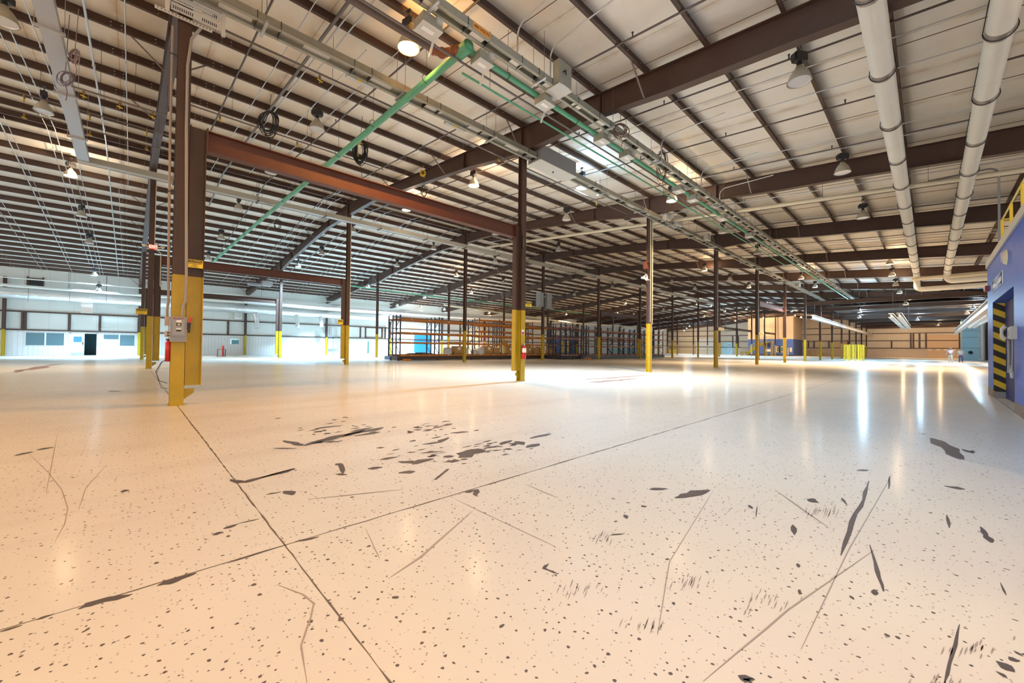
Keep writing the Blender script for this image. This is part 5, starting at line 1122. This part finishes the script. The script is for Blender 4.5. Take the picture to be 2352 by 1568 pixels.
for xx in (XS, XS+1.35):
    for dz in (.55, 1.05): m.tube([(xx, A.y, A.z+dz), (xx, B_.y, A.z+dz), (xx, Cc.y, Cc.z+dz), (xx, D_.y, Cc.z+dz)], .035, 6)
    for y, z in ((A.y, A.z), (B_.y, A.z), ((B_.y+Cc.y)/2, (A.z+Cc.z)/2), (Cc.y, Cc.z), (D_.y, Cc.z)): m.tube([(xx, y, z-.2), (xx, y, z+1.05)], .035, 6)
m.build('handrail', CREAM, S)
# yellow mesh cage
P = atZ(1939, 828.5); Q = atZ(1980, 829); Xg = P.x; w = 3.4; t = empty('machine_cage', (Xg, (P.y+Q.y)/2, 0), 'yellow wire mesh safety cage standing before the far wall', 'safety cage'); ya, yb = Q.y-.0, P.y; hz = atX(1950, 791, Xg).z
for x in (Xg, Xg+w):
    for k in range(4): y = ya+(yb-ya)*k/3; m = M(); m.box(x-.04, x+.04, y-.05, y+.05, 0, hz); m.build('post', YEL2, t)
for (a, b) in (((Xg, ya), (Xg, yb)), ((Xg+w, ya), (Xg+w, yb)), ((Xg, ya), (Xg+w, ya)), ((Xg, yb), (Xg+w, yb))):
    m = M(); n = 14
    for k in range(n+1): q = k/n; x = a[0]+(b[0]-a[0])*q; y = a[1]+(b[1]-a[1])*q; m.box(x-.007, x+.007, y-.007, y+.007, .15, hz)
    for k in range(9): z = .15+(hz-.15)*k/8; m.bar((a[0], a[1], z), (b[0], b[1], z), .014, .014)
    m.build('mesh_panel', YEL2, t)
# yellow bollards and guards by the far doors
for n, (px, py) in enumerate(((1861, 819), (1874, 819), (1888, 819))):
    P = atX(px, py, 116.5); m = M(); m.tube([(116.5, P.y, 0), (116.5, P.y, 1.3)], .14, 10); m.ball((116.5, P.y, 1.3), .14, 0, 8); tag(m.build('bollard', YEL), 'yellow bollard before the far tan wall, %s' % ['left', 'middle', 'right'][n], 'bollard', 'far bollards')
for n, (a, b) in enumerate(((1499, 1503), (1537, 1543), (1546, 1555))):
    P = atX(a, 808, 113); Q = atX(b, 808, 113); m = M()
    for z in (.45, 1.0): m.box(113, 113.1, Q.y, P.y, z-.15, z+.15)
    for y in (Q.y, P.y): m.box(113.1, 113.25, y-.1, y+.1, 0, 1.2)
    tag(m.build('guard_rail', YEL2), 'yellow dock guard rail at the far left doors, %s' % ['left', 'middle', 'right'][n], 'guard rail', 'dock guard rails')
# galvanised conveyors / monorails in the low bay
def mono(pa, pb, Yl, label, hgt=.45):
    A = atY(*pa, Yl); Bq = atY(*pb, Yl); z = A.z; m = M(); x0, x1 = sorted((A.x, Bq.x)); m.ibar((x0, Yl, z), (x1, Yl, z), hgt, .30, .05, .04); o = tag(m.build('overhead_rail', GALV), label, 'overhead rail')
    k = x0+.6
    while k < x1: q = M(); q.tube([(k, Yl-.1, z+hgt/2), (k, Yl-.1, 6.3)], .010, 5); q.build('hanger', BLACKP, o); k += 4
    return o
mono((1866, 728), (2004, 769), 8.6, 'long bright galvanised overhead rail in front of the far columns')
mono((2046, 724), (2078, 759), 2.2, 'short galvanised overhead rail, left of a hanging pair', .35); mono((2065, 723), (2088, 757), 1.6, 'short galvanised overhead rail, right of a hanging pair', .35)
P0 = atY(2266, 708, -2.2); m = M(); P1 = atY(2193, 763, -2.2); x0, x1 = P0.x, P1.x; m.ibar((x0-4, -2.2, (P0.z+P1.z)/2), (x1, -2.2, (P0.z+P1.z)/2), .45, .3, .04, .03); tag(m.build('overhead_rail', GALV), 'galvanised overhead rail left of the blue room corner', 'overhead rail')
for n, yy in enumerate((-3.3, -3.9)):
    A = atY(2228 if n == 0 else 2238, 751, yy); m = M(); m.tube([(A.x-22, yy, A.z), (A.x, yy, A.z)], .17, 10); tag(m.build('tube_duct', WHITE), 'white tube duct beside the blue room, %s of two' % ['left', 'right'][n], 'duct')
# light blue tall cabinet, pipe beside it
P = atZ(2213, 825.6); Xl = 97.0; a, b = atX(2209, 800, Xl).y, atX(2249, 800, Xl).y; m = M(); m.box(Xl, Xl+4, b, a, 0, 6.6); B = tag(m.build('tall_enclosure', LBLUE), 'tall light blue enclosure at the far right of the hall', 'enclosure')
m = M()
for z in (1.9, 3.6, 4.7): m.box(Xl-.05, Xl, b, a, z-.05, z+.05)
m.build('seam', GREYD, B)
m = M(); m.box(Xl-.06, Xl, b+.4, a-.3, 3.7, 4.6); m.build('access_panel', LBLUE, B)
m = M(); m.lathe([(0, 0), (.25, 0), (.25, .1), (.0, .1)], (0, 0, 0), 12); m.v = [V((Xl-.05-v.z, (a+b)/2+v.x, 1.2+v.y)) for v in m.v]; m.build('handwheel', BLACKP, B)
y = atX(2257, 800, Xl).y; y = min(y, b-.36); m = M(); m.tube([(Xl, y, .0), (Xl, y, 5.6)], .30, 12); m.tube([(Xl, y, 5.6), (Xl, y-.3, 6.2), (Xl, y-1.0, 6.4)], .12, 8); tag(m.build('vertical_duct', GREYL), 'grey vertical pipe right of the tall light blue enclosure', 'pipe')
m = M(); m.box(Xl+.8, Xl+3.5, y-3, y-.38, 0, 6.4); tag(m.build('dark_machine', mat('dark_machine', (.05, .035, .035), .6)), 'dark machine body behind the grey vertical pipe at the far right', 'machine')
# ------------------------------------------------------------------ two people walking far away
SKIN = mat('skin', (.55, .30, .22), .5); HAIRG = mat('grey_hair', (.42, .36, .32), .7); HAIRB = mat('brown_hair', (.10, .06, .045), .7)
def skinmesh(name, verts, edges, rad, material, parent, sub=2, root=0):
    me = bpy.data.meshes.new(name); off = V(parent['_o']) if parent is not None else V((0, 0, 0))
    me.from_pydata([V(v)-off for v in verts], edges, []); o = bpy.data.objects.new(name, me); C.objects.link(o)
    s = o.modifiers.new('skin', 'SKIN'); s.use_smooth_shade = True
    d = me.skin_vertices[0].data
    for i, r in enumerate(rad): d[i].radius = (r, r) if not isinstance(r, tuple) else r
    d[root].use_root = True
    q = o.modifiers.new('smooth', 'SUBSURF'); q.levels = sub; q.render_levels = sub
    dg = bpy.context.evaluated_depsgraph_get(); dg.update(); m2 = bpy.data.meshes.new_from_object(o.evaluated_get(dg)); bpy.data.objects.remove(o)
    m2.materials.clear(); m2.materials.append(material); m2.polygons.foreach_set('use_smooth', [True]*len(m2.polygons))
    o = bpy.data.objects.new(name, m2); C.objects.link(o); o.parent = parent; o['_o'] = tuple(off); ALL.append(o); return o
def person(px, py, hgt, label, shirt, trousers, hair, shoes, belly, stride):
    P = atZ(px, py); s = hgt/1.75; fw = V((-P.x, -P.y, 0)).normalized(); rt = V((-fw.y, fw.x, 0))
    t = empty('person', (P.x, P.y, 0), label, 'person')
    def w(r, f, z): return P+rt*(r*s)+fw*(f*s)+V((0, 0, z*s))
    vs = [w(0, 0, .95), w(0, .01, 1.15), w(0, .0, 1.36), w(0, 0, 1.47), w(0, .01, 1.53), w(0, .02, 1.62), w(0, .01, 1.70)]
    ed = [(i, i+1) for i in range(6)]; rd = [.15, .145, .15, .065, .060, .088, .06]
    for sd in (-1, 1):
        k = len(vs); f = stride*sd
        vs += [w(sd*.09, 0, .90), w(sd*.11, f*.35+.02, .50), w(sd*.12, f*.5-.04, .09), w(sd*.13, f*.5+.10, .04)]; ed += [(0, k), (k, k+1), (k+1, k+2), (k+2, k+3)]; rd += [.10, .062, .042, .04]
        k = len(vs); g = -f*.8
        vs += [w(sd*.19, 0, 1.40), w(sd*.27, g*.3-.02, 1.13), w(sd*.29, g*.6+.06, .90), w(sd*.29, g*.6+.09, .82)]; ed += [(2, k), (k, k+1), (k+1, k+2), (k+2, k+3)]; rd += [.062, .046, .036, .034]
        for j in range(5):
            o = (j-2)*.020; q = len(vs)
            tip = (.02 if j == 0 else 0)
            vs += [w(sd*.29, g*.6+.09+o, .775), w(sd*(.285-tip), g*.6+.10+o, .725 if j in (1, 2, 3) else .745)]; ed += [(k+3, q), (q, q+1)]; rd += [.010, .008]
    skinmesh('body', vs, ed, rd, SKIN, t)
    # face
    m = M()
    for sd in (-1, 1): m.ball(w(sd*.033, .102, 1.635), .011*s, 0, 6); m.ball(w(sd*.088, .01, 1.61), .022*s, 1, 6)
    m.tube([w(0, .10, 1.625), w(0, .128, 1.595), w(0, .105, 1.588)], [.008*s, .014*s, .010*s], 6, 1); m.tube([w(-.025, .10, 1.565), w(0, .108, 1.563), w(.025, .10, 1.565)], .006*s, 5, 2); m.build('face', [BLACK, SKIN, mat('lips', (.40, .15, .12), .5)], t)
    b = belly
    sv = [w(0, 0, .96), w(0, .02+b, 1.12), w(0, .01, 1.36), w(0, 0, 1.43)]; se = [(0, 1), (1, 2), (2, 3)]; sr = [.165+b*.3, .170+b, .165, .085]
    for sd in (-1, 1): k = len(sv); g = -stride*sd*.8; sv += [w(sd*.195, 0, 1.40), w(sd*.255, g*.2-.015, 1.19)]; se += [(2, k), (k, k+1)]; sr += [.080, .070]
    skinmesh('shirt', sv, se, sr, shirt, t)
    tv = [w(0, 0, .97), w(0, 0, .90)]; te = [(0, 1)]; tr = [.158+b*.3, .150]
    for sd in (-1, 1): k = len(tv); f = stride*sd; tv += [w(sd*.095, 0, .84), w(sd*.11, f*.35+.02, .50), w(sd*.12, f*.5-.04, .10)]; te += [(1, k), (k, k+1), (k+1, k+2)]; tr += [.112, .082, .068]
    skinmesh('trousers', tv, te, tr, trousers, t)
    for sd in (-1, 1): f = stride*sd; skinmesh('shoe', [w(sd*.12, f*.5-.07, .05), w(sd*.125, f*.5+.04, .045), w(sd*.13, f*.5+.15, .035)], [(0, 1), (1, 2)], [.05, .048, .036], shoes, t, 2, 1)
    skinmesh('hair', [w(0, -.045, 1.60), w(0, -.03, 1.68), w(0, .025, 1.725)], [(0, 1), (1, 2)], [.078, .082, .062], hair, t)
    if belly < .02: m = M(); m.tube([P+rt*(.168*s*math.cos(a))+fw*(.168*s*math.sin(a))+V((0, 0, .975*s)) for a in [2*PI*i/16 for i in range(16)]], .016*s, 6, closed=True); m.build('belt', BLACK, t)
person(2183, 832, 1.74, 'person in pale pink shirt and khaki trousers walking, left of two', mat('pink_shirt', (.72, .50, .48), .7), mat('khaki', (.62, .52, .40), .75), HAIRG, mat('tan_shoe', (.45, .36, .28), .6), .015, .22)
person(2207, 832, 1.66, 'person in light grey shirt and blue jeans walking, right of two', mat('grey_shirt', (.62, .60, .60), .7), mat('blue_jeans', (.10, .11, .24), .75), HAIRB, mat('dark_shoe', (.12, .05, .06), .5), .05, .10)
# ------------------------------------------------------------------ camera, view, world
cam = bpy.data.cameras.new('camera'); co = bpy.data.objects.new('camera', cam); C.objects.link(co)
mtx = Matrix((cR, cU, -cF)).transposed().to_4x4(); mtx.translation = CAM; co.matrix_world = mtx
cam.sensor_fit = 'HORIZONTAL'; cam.sensor_width = 36; cam.lens = 36*FPX/W; cam.clip_end = 500; cam.clip_start = .05
sc = bpy.context.scene; sc.camera = co
sc.view_settings.view_transform = 'Standard'; sc.view_settings.look = 'None'; sc.view_settings.gamma = 1; sc.view_settings.use_curve_mapping = False
sc.view_settings.exposure = EXPO
wd = bpy.data.worlds.new('surroundings'); sc.world = wd; wd.use_nodes = True
wd.node_tree.nodes['Background'].inputs[0].default_value = (*WCOL, 1); wd.node_tree.nodes['Background'].inputs[1].default_value = WSTR
for o in ALL:
    if '_o' in o: del o['_o']
